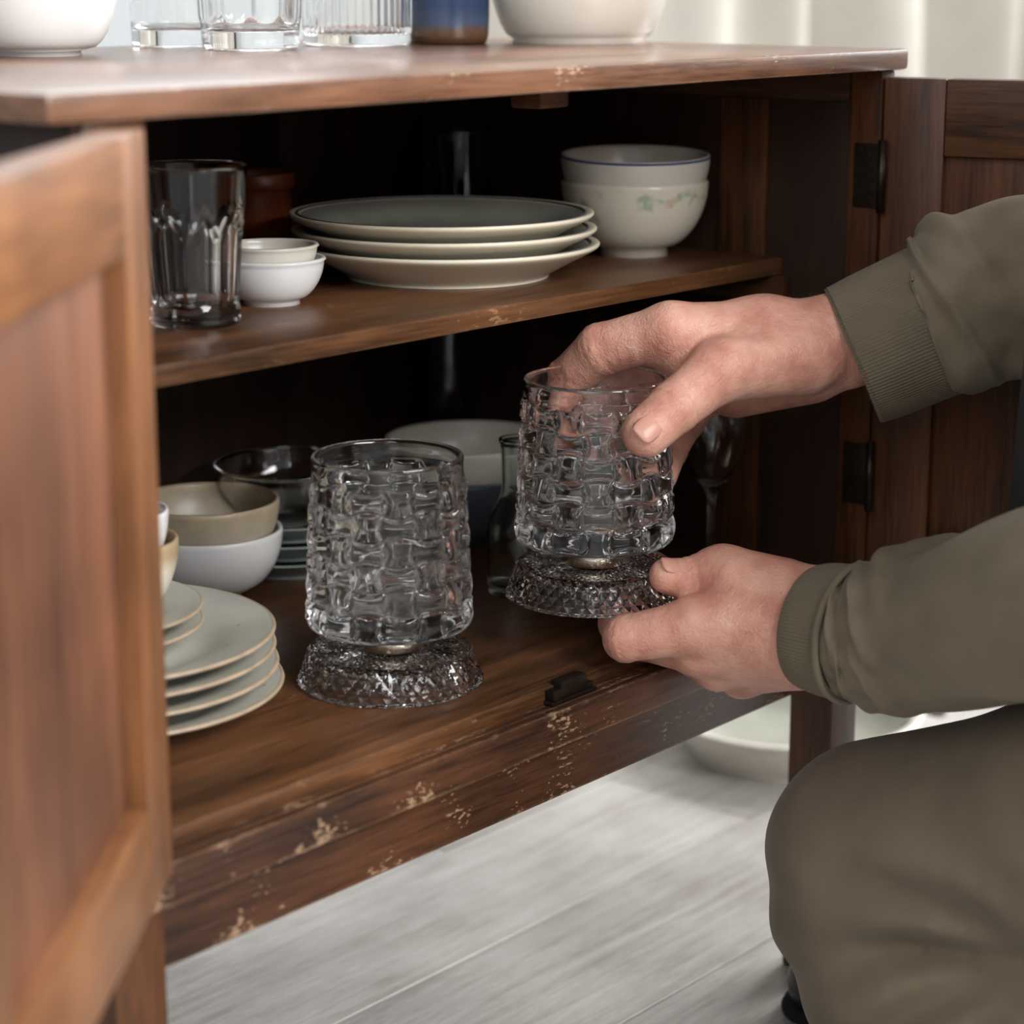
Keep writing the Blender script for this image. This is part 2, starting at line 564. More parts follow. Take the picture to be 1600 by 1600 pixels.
def wall_with_hole(name, axis, pos, thick, a0, a1, z0, z1, h):
    """wall in the plane axis=pos with a rectangular opening h=(a0,a1,z0,z1)"""
    vs, fs = [], []

    def bx(lo, hi):
        n0 = len(vs)
        for X in (lo[0], hi[0]):
            for Y in (lo[1], hi[1]):
                for Z in (lo[2], hi[2]): vs.append((X, Y, Z))
        for f in ((0, 1, 3, 2), (4, 6, 7, 5), (0, 4, 5, 1), (2, 3, 7, 6), (0, 2, 6, 4), (1, 5, 7, 3)):
            fs.append(tuple(n0 + i for i in f))

    def put(u0, u1, w0, w1):
        if axis == 0: bx((pos, u0, w0), (pos + thick, u1, w1))
        else: bx((u0, pos, w0), (u1, pos + thick, w1))
    put(a0, h[0], z0, z1); put(h[1], a1, z0, z1)
    put(h[0], h[1], z0, h[2]); put(h[0], h[1], h[3], z1)
    return tag(obj(name, mesh(name, vs, fs, M['wall'], False)), kind='structure')


wall_with_hole('wall_right', 0, 3.70, 0.14, -1.6, 1.9, 0, 2.7, (-0.06, 1.50, 1.0, 2.6))
wall_with_hole('wall_left', 0, -1.14, 0.14, -1.6, 1.9, 0, 2.7, (-0.95, 0.55, 1.0, 2.4))  # opening added to let the left fill lamp through
wall_with_hole('wall_back', 1, 1.76, 0.14, -1.0, 3.70, 0, 2.7, (0.6, 2.1, 1.2, 2.3))
wall_with_hole('wall_front', 1, -1.74, 0.14, -1.0, 3.70, 0, 2.7, (-0.15, 1.65, 1.25, 2.65))


def window(name, axis, pos, u0, u1, z0, z1):
    def B(nm, ua, ub, za, zb, d0, d1, mat, parent, bev=0.004):
        lo, hi = ((pos + d0, ua, za), (pos + d1, ub, zb)) if axis == 0 else ((ua, pos + d0, za), (ub, pos + d1, zb))
        return obj(nm, box_mesh(nm, lo, hi, mat, bev), parent)
    root = empty(name, (0, 0, 0)); root['kind'] = 'structure'
    t = 0.05
    B('window_frame', u0, u1, z0, z0 + t, 0.04, 0.10, M['paint'], root)
    B('window_frame', u0, u1, z1 - t, z1, 0.04, 0.10, M['paint'], root)
    B('window_frame', u0, u0 + t, z0 + t, z1 - t, 0.04, 0.10, M['paint'], root)
    B('window_frame', u1 - t, u1, z0 + t, z1 - t, 0.04, 0.10, M['paint'], root)
    um = (u0 + u1) / 2
    B('mullion', um - 0.025, um + 0.025, z0 + t, z1 - t, 0.045, 0.095, M['paint'], root)
    zm = z0 + (z1 - z0) * 0.62
    B('transom', u0 + t, u1 - t, zm - 0.02, zm + 0.02, 0.045, 0.095, M['paint'], root)
    B('window_sill', u0 - 0.04, u1 + 0.04, z0 - 0.03, z0, -0.03 if pos > 0 else 0.04, 0.10 if pos > 0 else 0.17, M['paint'], root)
    return root


window('window_1', 0, 3.70, -0.06, 1.50, 1.0, 2.6)
window('left_fill_window', 0, -1.14, -0.95, 0.55, 1.0, 2.4)  # unseen window added around the left fill lamp
window('window_2', 1, 1.76, 0.6, 2.1, 1.2, 2.3)
window('window_3', 1, -1.74, -0.15, 1.65, 1.25, 2.65)

# curtain hanging in folds at the right of the back window
cv, cf = [], []
nu, nz_ = 360, 24
for j in range(nz_ + 1):
    z = 0.03 + (2.42 - 0.03) * j / nz_
    for i in range(nu + 1):
        u = i / nu
        x = 1.86 + u * 1.78
        ph = 2 * math.pi * (u * 7 + 0.2 * math.sin(u * 17) + 0.03 * math.sin(z * 2 + u * 9))
        y_ = 1.695 + (0.012 + 0.036 * min(1, max(0, (u - 0.3) / 0.15))) * math.sin(ph) + 0.005 * math.sin(2 * ph + 1) + 0.008 * math.sin(z * 3 + u * 30)
        cv.append((x + 0.012 * math.cos(ph), y_, z))
for j in range(nz_):
    for i in range(nu):
        a = j * (nu + 1) + i
        cf.append((a, a + 1, a + nu + 2, a + nu + 1))
cur = empty('curtain', (3.0, 1.68, 0), 'cream linen curtain hanging in soft folds behind the cabinet', 'curtain')
cm = mesh('drape', [(v[0] - 3.0, v[1] - 1.68, v[2]) for v in cv], cf, M['curtain'])
co = obj('drape', cm, cur)
sm_ = co.modifiers.new('thickness', 'SOLIDIFY'); sm_.thickness = 0.003
rod = lathe('curtain_rod', [(0, 0), (0.011, 0), (0.011, 2.4), (0, 2.4)], M['steel'], 20)
obj('curtain_rod', rod, cur, (-1.75, 0.0, 2.44), (0, math.pi / 2, 0))

# ------------------------------------------------------------------ cabinet
CX, CY = 1.01, 1.03
cab = empty('cabinet', (CX, CY, 0), 'open brown wooden cabinet with worn top and two panelled doors', 'cabinet')
ORG = (CX, CY, 0)


def cb(name, lo, hi, mat, bev=0.002, parent=None):
    return obj(name, box_mesh(name, lo, hi, M[mat] if isinstance(mat, str) else mat, bev, ORG), parent or cab)


YF, YB = 0.811, 1.25
cb('top', (0.630, 0.806, 0.6615), (1.373, 1.262, 0.676), 'wood_top', 0.0035)
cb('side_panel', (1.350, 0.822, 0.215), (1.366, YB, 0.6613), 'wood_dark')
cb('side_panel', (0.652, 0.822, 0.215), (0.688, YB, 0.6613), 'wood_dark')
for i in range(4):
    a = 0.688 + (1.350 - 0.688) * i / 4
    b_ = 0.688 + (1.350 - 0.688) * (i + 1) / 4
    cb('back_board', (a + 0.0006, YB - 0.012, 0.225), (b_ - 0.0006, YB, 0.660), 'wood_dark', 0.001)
# side wall framing seen inside on the right
cb('post', (1.3465, YF, 0.291), (1.3635, 0.836, 0.6613), 'wood_z', 0.0015)
cb('post', (0.653, YF, 0.291), (0.690, 0.8215, 0.6613), 'wood_z', 0.0015)
cb('batten', (1.3455, 0.8365, 0.640), (1.350, 1.236, 0.6612), 'wood_y', 0.001)
cb('batten', (1.3465, 0.905, 0.302), (1.350, 0.945, 0.6395), 'wood_z', 0.001)
cb('cleat', (1.338, 0.882, 0.496), (1.3499, 1.236, 0.5145), 'wood_y', 0.0015)
cb('cleat', (0.6882, 0.895, 0.496), (0.700, 1.236, 0.5145), 'wood_y', 0.0015)
cb('shelf', (0.6885, 0.889, 0.515), (1.3485, 1.236, 0.527), 'wood_board', 0.0015)
cb('bottom_board', (0.6885, 0.827, 0.288), (1.3495, 1.236, 0.300), 'wood_board', 0.0012)
cb('ledge_strip', (0.690, 0.8185, 0.276), (1.346, 0.8268, 0.2895), 'wood_rail', 0.0008)
cb('front_rail', (0.650, YF, 0.2665), (1.347, 0.8183, 0.2905), 'wood_rail', 0.0018)
cb('apron', (0.684, 0.832, 0.222), (1.3115, 0.848, 0.2877), 'wood_rail', 0.0015)
for (xa, xb, ya, yb) in ((0.650, 0.6835, YF + 0.001, 0.848), (1.312, 1.3465, YF + 0.001, 0.848), (0.650, 0.6835, 1.212, 1.2485), (1.312, 1.3465, 1.212, 1.2485)):
    cb('leg', (xa, ya, 0.0), (xb, yb, 0.2660 if ya < 1 else 0.287), 'wood_z', 0.002)
cb('side_apron', (0.656, 0.8485, 0.222), (0.672, 1.2115, 0.2875), 'wood_y', 0.0015)
cb('side_apron', (1.327, 0.8485, 0.222), (1.343, 1.2115, 0.2875), 'wood_y', 0.0015)
# wooden stop block under the top, iron catch on the ledge
blk = cb('stop_block', (1.020, 0.845, 0.6495), (1.046, 0.868, 0.6614), 'wood_x', 0.0015)
cb('strike_plate', (1.0462, 0.8465, 0.650), (1.0485, 0.8665, 0.6612), 'metal_dark', 0.0005, blk)
blk.children[0].location = (0, 0, 0)
cat_ = cb('catch', (1.003, 0.8195, 0.2897), (1.047, 0.832, 0.2925), 'metal_dark', 0.0008)
cb('catch_bolt', (1.013, 0.8205, 0.2926), (1.038, 0.8300, 0.3035), 'metal_dark', 0.0018, cat_)
cb('catch_lug', (1.004, 0.8190, 0.2926), (1.0115, 0.8260, 0.2995), 'metal_dark', 0.001, cat_)
cb('catch_tab', (1.0395, 0.8215, 0.2926), (1.0460, 0.8290, 0.2960), 'metal_dark', 0.001, cat_)


def door(hinge, d, n, z0, z1, w, stile, rail, thick, recess, mats, hinges):
    """frame-and-panel door; d runs from the hinge to the free edge, n is the visible inside face's normal"""
    d = np.array(d); n = np.array(n); up = np.array((0, 0, 1.0))
    org = np.array((hinge[0], hinge[1], z0)); H = z1 - z0
    R = Matrix(((d[0], -n[0], 0), (d[1], -n[1], 0), (0, 0, 1))).to_4x4()
    mw = Matrix.Translation(Vector((org[0] - CX, org[1] - CY, org[2]))) @ R

    def piece(name, lo, hi, mat, parent, bev=0.0015):
        me = box_mesh(name, lo, hi, M[mat], bev)
        o = obj(name, me, parent)
        if R.determinant() < 0:
            me.flip_normals()
        if parent is cab:
            o.matrix_local = mw
        return o
    p = piece('door', (stile - 0.006, recess, rail - 0.006), (w - stile + 0.006, thick - 0.004, H - rail + 0.006), mats[1], cab, 0.0005)
    piece('stile', (0, 0, 0), (stile, thick, H), mats[0], p)
    piece('stile', (w - stile, 0, 0), (w, thick, H), mats[0], p)
    piece('door_rail', (stile + 0.0003, 0, H - rail), (w - stile - 0.0003, thick, H), mats[2], p)
    piece('door_rail', (stile + 0.0003, 0, 0), (w - stile - 0.0003, thick, rail), mats[2], p)
    return p


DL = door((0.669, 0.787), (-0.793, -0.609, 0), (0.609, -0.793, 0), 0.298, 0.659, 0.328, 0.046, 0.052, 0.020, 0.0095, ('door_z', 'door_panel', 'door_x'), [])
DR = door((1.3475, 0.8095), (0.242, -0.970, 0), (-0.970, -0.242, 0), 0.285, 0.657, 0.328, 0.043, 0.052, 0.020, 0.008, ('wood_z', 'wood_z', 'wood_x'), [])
for zc in (0.590, 0.378):
    hg = cb('hinge', (1.3440, 0.8105, zc - 0.022), (1.3464, 0.830, zc + 0.022), 'metal_dark', 0.0006)
    kn = lathe('hinge_knuckle', [(0, 0), (0.003, 0), (0.003, 0.050), (0, 0.050)], M['metal_dark'], 16)
    obj('hinge_knuckle', kn, hg, (1.3425 - CX, 0.8065 - CY, zc - 0.025))


# ------------------------------------------------------------------ crockery
def bowl_prof(R, H, foot, fh=0.004, t=0.003, belly=0.55, lip=0.0):
    pts = [(0, 0.0015), (foot * 0.8, 0.0015), (foot * 0.85, 0), (foot, 0), (foot * 0.98, fh)]
    out = []
    for k in range(1, 15):
        s = k / 14
        r = foot + (R - foot) * (math.sin(s * math.pi / 2) ** belly if belly else s)
        out.append((r, fh + (H - fh) * s ** 1.25))
    out[-1] = (R + lip, H - t * 0.5)
    inner = [(r - t * (1.0 if r > foot * 1.2 else 1.3), z + t * 0.5) for r, z in out[::-1][1:]]
    return pts + out + [(R + lip - t * 0.3, H), (R - t * 0.8, H)] + inner + [(foot * 0.7, fh + t), (0, fh + t)]


def bowl(name, loc, prof, mat, label, group=None, rot=(0, 0, 0), seg=72):
    o = obj(name, lathe(name, prof, M[mat], seg), None, loc, rot)
    return tag(o, label, 'bowl', group)


def torus_me(name, R, r, mat, seg=72, k=10, zs=1.0):
    pr = [(R + r * math.cos(a), zs * r * math.sin(a)) for a in [2 * math.pi * i / k for i in range(k + 1)]]
    return lathe(name, pr, M[mat], seg)


def plate_prof(R, foot, H, t=0.0035, well=None, fh=0.003):
    well = well or foot * 1.05
    return smooth_prof([(0, fh * 0.6), (foot * 0.86, fh * 0.6), (foot * 0.9, 0), (foot, 0), (foot * 1.03, fh), (foot + (R - foot) * 0.5, fh + (H - fh) * 0.42), (R - 0.003, H - t * 0.75), (R, H - t * 0.25), (R - 0.0015, H), (R - 0.006, H - 0.001), (foot + (R - foot) * 0.45, fh + (H - fh) * 0.42 + t), (well * 0.92, fh + t * 0.9), (well * 0.5, fh + t * 0.8), (0, fh + t * 0.8)], 4)


T0, S0, B0 = 0.676, 0.527, 0.300
# --- on the top
bowl('bowl', (0.903, 1.160, T0), bowl_prof(0.052, 0.062, 0.026, 0.003, 0.003, 0.5), 'white', 'white porcelain bowl at the left end of the cabinet top')


def tumbler_mesh(name, r0, r1, H, mat, base=0.010, t=0.0022, flutes=0, amp=0.0, zf=(0, 1), seg=96, arch=False, ramp_=0.004):
    rows = 40
    verts, faces, rings = [], [], []

    def ring(fn):
        rings.append(list(range(len(verts), len(verts) + seg)))
        for k in range(seg):
            a = 2 * math.pi * k / seg
            r, z = fn(a)
            verts.append((r * math.cos(a), r * math.sin(a), z))
    ring(lambda a: (r0 * 0.55, 0.0008))
    ring(lambda a: (r0 * 0.90, 0.0))
    ring(lambda a: (r0 * 0.97, 0.0008))
    for i in range(rows + 1):
        z = 0.002 + (H - 0.003) * i / rows

        def fn(a, z=z):
            r = r0 + (r1 - r0) * z / H
            if flutes:
                ph = (a * flutes / (2 * math.pi)) % 1.0 - 0.5
                ztop = zf[1] * H - (0.30 * H * (abs(ph) * 2) ** 2 * 0.6 if arch else 0)
                m = min(1, max(0, (z - zf[0] * H) / ramp_)) * min(1, max(0, (ztop - z) / ramp_))
                if arch:
                    r -= amp * m * math.cos(ph * math.pi) ** 0.7
                else:
                    r += amp * m * math.cos(2 * math.pi * ph)
            return r, z
        ring(fn)
    ring(lambda a: (r1 - t * 0.25, H - 0.0003))
    ring(lambda a: (r1 - t * 0.5, H))
    ring(lambda a: (r1 - t * 0.85, H - 0.0004))
    ri0 = r0 - t * 1.3
    for i in range(21):
        s = i / 20
        z = H - 0.0015 - (H - 0.0015 - base - 0.003) * s
        ring(lambda a, z=z, s=s: ((r1 - t) + (ri0 - (r1 - t)) * s ** 0.8 - (amp if arch else 0) * min(1, max(0, (zf[1] * H - z) / 0.02)), z))
    ring(lambda a: (ri0 * 0.92 - (amp if arch else 0), base + 0.0006))
    ring(lambda a: (ri0 * 0.6, base))
    for A, B in zip(rings[:-1], rings[1:]):
        for k in range(seg):
            k2 = (k + 1) % seg
            faces.append((A[k], A[k2], B[k2], B[k]))
    faces.append(tuple(rings[0][::-1]))
    faces.append(tuple(rings[-1]))
    return mesh(name, verts, faces, M[mat])


tag(obj('tumbler', tumbler_mesh('tumbler', 0.0325, 0.0345, 0.085, 'glass', 0.011), None, (1.078, 1.228, T0)), 'plain clear glass tumbler with a thick base beside the white bowl on top', 'glass')
tag(obj('tumbler', tumbler_mesh('tumbler', 0.0330, 0.0375, 0.090, 'glass', 0.012, 0.003, 10, 0.0008, (0.2, 0.9)), None, (1.066, 1.140, T0), (0, 0, 0.2)), 'heavy clear glass tumbler, middle of the three glasses on top', 'glass')
tag(obj('ribbed_tumbler', tumbler_mesh('ribbed_tumbler', 0.0385, 0.0395, 0.085, 'glass', 0.008, 0.0024, 44, 0.0007, (0.10, 0.97), 352), None, (1.168, 1.138, T0)), 'clear glass tumbler with fine vertical ribs beside the blue cup', 'glass')
mug_p = [(0, 0.001), (0.026, 0.001), (0.027, 0), (0.0285, 0.001), (0.030, 0.006), (0.0305, 0.02), (0.0305, 0.055), (0.030, 0.064), (0.0295, 0.066), (0.0285, 0.065), (0.0275, 0.055), (0.0275, 0.008), (0, 0.006)]
tag(obj('cup', lathe('cup', mug_p, M['blue']), None, (1.243, 1.118, T0)), 'blue glazed stoneware cup with brown foot on the cabinet top', 'cup')
bowl('bowl', (1.322, 1.058, T0), bowl_prof(0.070, 0.075, 0.050, 0.003, 0.0035, 0.8), 'offwhite', 'large off-white bowl at the right end of the cabinet top')

# --- on the middle shelf
tag(obj('faceted_tumbler', tumbler_mesh('faceted_tumbler', 0.0262, 0.0325, 0.093, 'glass', 0.010, 0.0026, 9, 0.0022, (0.10, 0.72), 144, True, 0.006), None, (0.8663, 0.9798, 0.5270), (0, 0, 0.35)), 'tall clear glass tumbler with arched facets at the front of the shelf', 'glass')
tag(obj('pot', lathe('pot', smooth_prof([(0, 0.001), (0.019, 0), (0.021, 0.003), (0.0245, 0.03), (0.0245, 0.047), (0.0268, 0.049), (0.0272, 0.058), (0.026, 0.060), (0.0242, 0.057), (0.0225, 0.04), (0.018, 0.005), (0, 0.004)], 4), M['terracotta']), None, (1.1142, 1.1886, 0.5270)), 'small terracotta pot behind the tall tumbler on the shelf', 'pot')
p = (0.9520, 1.0058, 0.5270)
bowl('small_bowl', p, bowl_prof(0.0335, 0.029, 0.018, 0.003, 0.0024, 0.75, 0.0012), 'white', 'small white bowl, lower of the two nested beside the tall tumbler')
bowl('small_bowl', (p[0] - 0.002, p[1] - 0.001, p[2] + 0.0115), bowl_prof(0.0300, 0.026, 0.016, 0.003, 0.0024, 0.8, 0.0012), 'offwhite', 'small white bowl, upper of the two nested beside the tall tumbler')
pp = (1.1168, 1.0088, 0.5270)
dp = plate_prof(0.1030, 0.068, 0.0235, 0.0058)
dpm = lathe('dinner_plate', dp, M['plate_edge'], 96)
_k = max(range(len(dp)), key=lambda i: dp[i][0])
inm = lathe('glazed_well', [(r, z + 0.0003) for r, z in dp[_k:] if r < 0.0968], M['celadon'], 96)
lnm = torus_me('rim_line', 0.0970, 0.0010, 'band', 96, 6, 0.6)
for i, nm in enumerate(('bottom', 'middle', 'top')):
    o = obj('dinner_plate', dpm, None, (pp[0] + (0.002, 0.0, -0.002)[i], pp[1] + (-0.001, 0, 0.001)[i], pp[2] + 0.0104 * i))
    tag(o, 'ivory dinner plate, %s of the three stacked on the shelf' % nm, 'plate', 'dinner plates on the shelf')
    w_ = obj('glazed_well', inm, o); w_['label'] = 'celadon glazed well'
    l_ = obj('rim_line', lnm, o, (0, 0, 0.0229)); l_['label'] = 'dark line round the rim'
rp = (1.2939, 0.9829, 0.5270)
rb_prof = bowl_prof(0.0535, 0.054, 0.025, 0.006, 0.0026, 0.72)


def flower_mat():
    m, nt, b = nodemat('ivory_glaze_with_faded_flowers')
    L = nt.links
    tc = N(nt, 'ShaderNodeTexCoord')
    sp = N(nt, 'ShaderNodeSeparateXYZ'); L.new(tc.outputs['Object'], sp.inputs[0])
    n = N(nt, 'ShaderNodeTexNoise', i_Scale=75.0, i_Detail=2.0); L.new(tc.outputs['Object'], n.inputs['Vector'])
    r = ramp(nt, [(0.55, (0, 0, 0, 1)), (0.66, (1, 1, 1, 1))]); L.new(n.outputs['Fac'], r.inputs[0])
    n2 = N(nt, 'ShaderNodeTexNoise', i_Scale=55.0); L.new(tc.outputs['Object'], n2.inputs['Vector'])
    rc = ramp(nt, [(0.4, rgb((112, 150, 118))), (0.52, rgb((140, 164, 120))), (0.62, rgb((206, 150, 128)))]); L.new(n2.outputs['Fac'], rc.inputs[0])
    zr = ramp(nt, [(0.22, (0, 0, 0, 1)), (0.30, (1, 1, 1, 1)), (0.46, (1, 1, 1, 1)), (0.52, (0, 0, 0, 1))])
    sc = N(nt, 'ShaderNodeMath', operation='MULTIPLY'); sc.inputs[1].default_value = 10.0
    L.new(sp.outputs['Z'], sc.inputs[0]); L.new(sc.outputs[0], zr.inputs[0])
    mu = N(nt, 'ShaderNodeMath', operation='MULTIPLY'); L.new(r.outputs[0], mu.inputs[0]); L.new(zr.outputs[0], mu.inputs[1])
    m7 = N(nt, 'ShaderNodeMath', operation='MULTIPLY'); m7.inputs[1].default_value = 0.6; L.new(mu.outputs[0], m7.inputs[0])
    mx = N(nt, 'ShaderNodeMix', data_type='RGBA'); mx.inputs['A'].default_value = rgb((214, 206, 188))
    L.new(m7.outputs[0], mx.inputs['Factor']); L.new(rc.outputs[0], mx.inputs['B'])
    L.new(mx.outputs['Result'], b.inputs['Base Color'])
    b.inputs['Roughness'].default_value = 0.22
    return m


M['flower'] = flower_mat()
bowl('rice_bowl', rp, rb_prof, 'flower', 'ivory rice bowl with faded flowers, lower of the two nested on the shelf')
ub = bowl('rice_bowl', (rp[0], rp[1], rp[2] + 0.0200), bowl_prof(0.0540, 0.053, 0.024, 0.006, 0.0026, 0.72), 'offwhite', 'ivory rice bowl with a blue rim, upper of the two nested on the shelf', rot=(0.03, -0.03, 0))
rl = obj('rim_line', torus_me('rim_line', 0.0538, 0.0009, 'blueline', 72, 8), ub, (0, 0, 0.0515)); rl['label'] = 'blue line round the rim'
tag(obj('dark_tumbler', tumbler_mesh('dark_tumbler', 0.021, 0.025, 0.082, 'glass_smoke', 0.008), None, (1.312, 1.168, S0)), 'smoky glass standing in the dark behind the dinner plates', 'glass')

# --- on the bottom board
lp = (0.7993, 1.0011, 0.3000)
bp_prof = plate_prof(0.1060, 0.062, 0.0195, 0.0042)
bpm = lathe('large_plate', bp_prof, M['plate'], 112)
brm = torus_me('bare_rim', 0.1046, 0.0017, 'plate_rim', 112, 10, 0.85)
for i, nm in enumerate(('lowest', 'second from the bottom', 'third from the bottom', 'topmost')):
    o = obj('large_plate', bpm, None, (lp[0] + (0.003, 0.001, 0.0, -0.001)[i], lp[1] + (-0.002, 0, 0.001, 0)[i], lp[2] + 0.0108 * i), (0, 0, 1.3 * i))
    tag(o, 'pale grey large plate, %s of the four stacked behind the left door' % nm, 'plate', 'large plates at the left')
    r_ = obj('bare_rim', brm, o, (0, 0, 0.0182)); r_['label'] = 'tan unglazed rim'
zt = lp[2] + 0.0108 * 3 + 0.0075
scm = lathe('saucer', plate_prof(0.070, 0.036, 0.0165, 0.0038), M['plate'], 96)
srm = torus_me('bare_rim', 0.0688, 0.0015, 'plate_rim', 96, 10, 0.85)
for i, nm in enumerate(('lower', 'upper')):
    o = obj('saucer', scm, None, (lp[0] - 0.004, lp[1] + 0.006, zt + 0.0098 * i), (0, 0, 0.9 * i))
    tag(o, 'pale saucer, %s of the two between the bowls and the large plates' % nm, 'plate', 'saucers at the left')
    r_ = obj('bare_rim', srm, o, (0, 0, 0.0153)); r_['label'] = 'tan unglazed rim'
zb = zt + 0.0098 + 0.0075
bowl('small_bowl', (lp[0] + 0.010, lp[1] - 0.004, zb), bowl_prof(0.0400, 0.048, 0.017, 0.003, 0.0028, 0.7), 'cream', 'cream stoneware bowl on the two saucers, half hidden by the left door')
bowl('small_bowl', (lp[0] + 0.009, lp[1] - 0.004, zb + 0.0215), bowl_prof(0.0355, 0.044, 0.016, 0.003, 0.0026, 0.7), 'white', 'white bowl nested in the cream bowl above the saucers')
wp = (1.0179, 1.1474, 0.3000)
bowl('bowl', wp, bowl_prof(0.0535, 0.047, 0.024, 0.003, 0.003, 0.6), 'white', 'white bowl standing on the bottom board under the sandy bowl')
bowl('bowl', (wp[0] - 0.001, wp[1], wp[2] + 0.0225), bowl_prof(0.0525, 0.046, 0.023, 0.003, 0.003, 0.6), 'beige', 'sandy stoneware bowl nested in the white bowl on the bottom board')
gp = (1.105, 1.155, B0)
gpm = lathe('grey_plate', plate_prof(0.062, 0.040, 0.016, 0.0035), M['greyplate'], 80)
for i, nm in enumerate(('lowest', 'middle', 'topmost')):
    o = obj('grey_plate', gpm, None, (gp[0], gp[1], gp[2] + 0.0135 * i))
    tag(o, 'grey-green plate in the dark behind the woven glass, %s of three' % nm, 'plate', 'grey plates at the back')
tag(obj('glass_bowl', lathe('glass_bowl', bowl_prof(0.054, 0.045, 0.024, 0.003, 0.0022, 0.6), M['glass'], 72), None, (gp[0], gp[1], gp[2] + 0.0270 + 0.0065)), 'clear glass bowl on the stack of grey plates at the back', 'bowl')
kp = (1.258, 1.112, B0)
bowl('serving_bowl', kp, bowl_prof(0.066, 0.055, 0.032, 0.004, 0.0035, 0.6), 'greydark', 'dark slate bowl under the cream bowl at the back')
bowl('serving_bowl', (kp[0], kp[1], kp[2] + 0.027), bowl_prof(0.066, 0.052, 0.032, 0.004, 0.0035, 0.6), 'offwhite', 'cream serving bowl between the two woven glasses at the back')
jar_p = smooth_prof([(0, 0.002), (0.020, 0.0), (0.0225, 0.004), (0.024, 0.025), (0.0225, 0.052), (0.0150, 0.068), (0.0130, 0.078), (0.0135, 0.104), (0.0150, 0.110), (0.0140, 0.1115), (0.0118, 0.108), (0.0112, 0.078), (0.0135, 0.068), (0.0205, 0.050), (0.0215, 0.025), (0.019, 0.008), (0, 0.007)], 5)
tag(obj('jar', lathe('jar', jar_p, M['glass_green'], 56), None, (1.1608, 0.9792, 0.3000)), 'greenish glass jar with a narrow neck behind the lifted glass', 'jar')
bt_p = smooth_prof([(0, 0.001), (0.018, 0), (0.0195, 0.003), (0.0198, 0.06), (0.0195, 0.105), (0.0185, 0.125), (0.019, 0.150), (0.018, 0.152), (0.0168, 0.150), (0.0172, 0.105), (0.0175, 0.01), (0, 0.008)], 5)
tag(obj('dark_bottle', lathe('dark_bottle', bt_p, M['glass_smoke'], 48), None, (1.322, 1.190, B0)), 'tall smoky glass in the dark back corner of the bottom board', 'glass')
wg_p = smooth_prof([(0, 0.0005), (0.026, 0.0), (0.0275, 0.001), (0.024, 0.002), (0.008, 0.0035), (0.0036, 0.010), (0.0032, 0.030), (0.0034, 0.052), (0.007, 0.060), (0.016, 0.072), (0.0222, 0.092), (0.0232, 0.112), (0.0215, 0.140), (0.0205, 0.143), (0.0200, 0.140), (0.0218, 0.112), (0.0207, 0.092), (0.0145, 0.0735), (0.005, 0.064), (0, 0.0625)], 5)
wgp = (1.3052, 0.9165, 0.3000)
tag(obj('wine_glass', lathe('wine_glass', wg_p, M['glass'], 64), None, wgp), 'clear stemmed wine glass between the two hands', 'glass')

# floor dish beyond the right leg
dish = obj('basin', lathe('basin', smooth_prof([(0, 0.002), (0.085, 0.0), (0.095, 0.004), (0.112, 0.026), (0.120, 0.040), (0.127, 0.043), (0.126, 0.046), (0.117, 0.043), (0.106, 0.024), (0.088, 0.008), (0, 0.007)], 4), M['offwhite'], 96), None, (1.7151, 1.1081, 0.0000))
tag(dish, 'wide white basin on the floor beyond the right cabinet leg', 'basin')
dm = obj('glazed_well', lathe('glazed_well', [(0.112, 0.036), (0.102, 0.021), (0.086, 0.0095), (0, 0.0085)], M['celadon'], 96), dish); dm['label'] = 'pale green inside'
hd = obj('rim_spot', torus_me('rim_spot', 0.016, 0.004, 'metal_dark', 32, 10), dish, (0.085, -0.100, 0.044), (0.3, 0.2, 0)); hd['label'] = 'dark spot on the rim'  # dark spot on the basin rim, made as a small metal ring


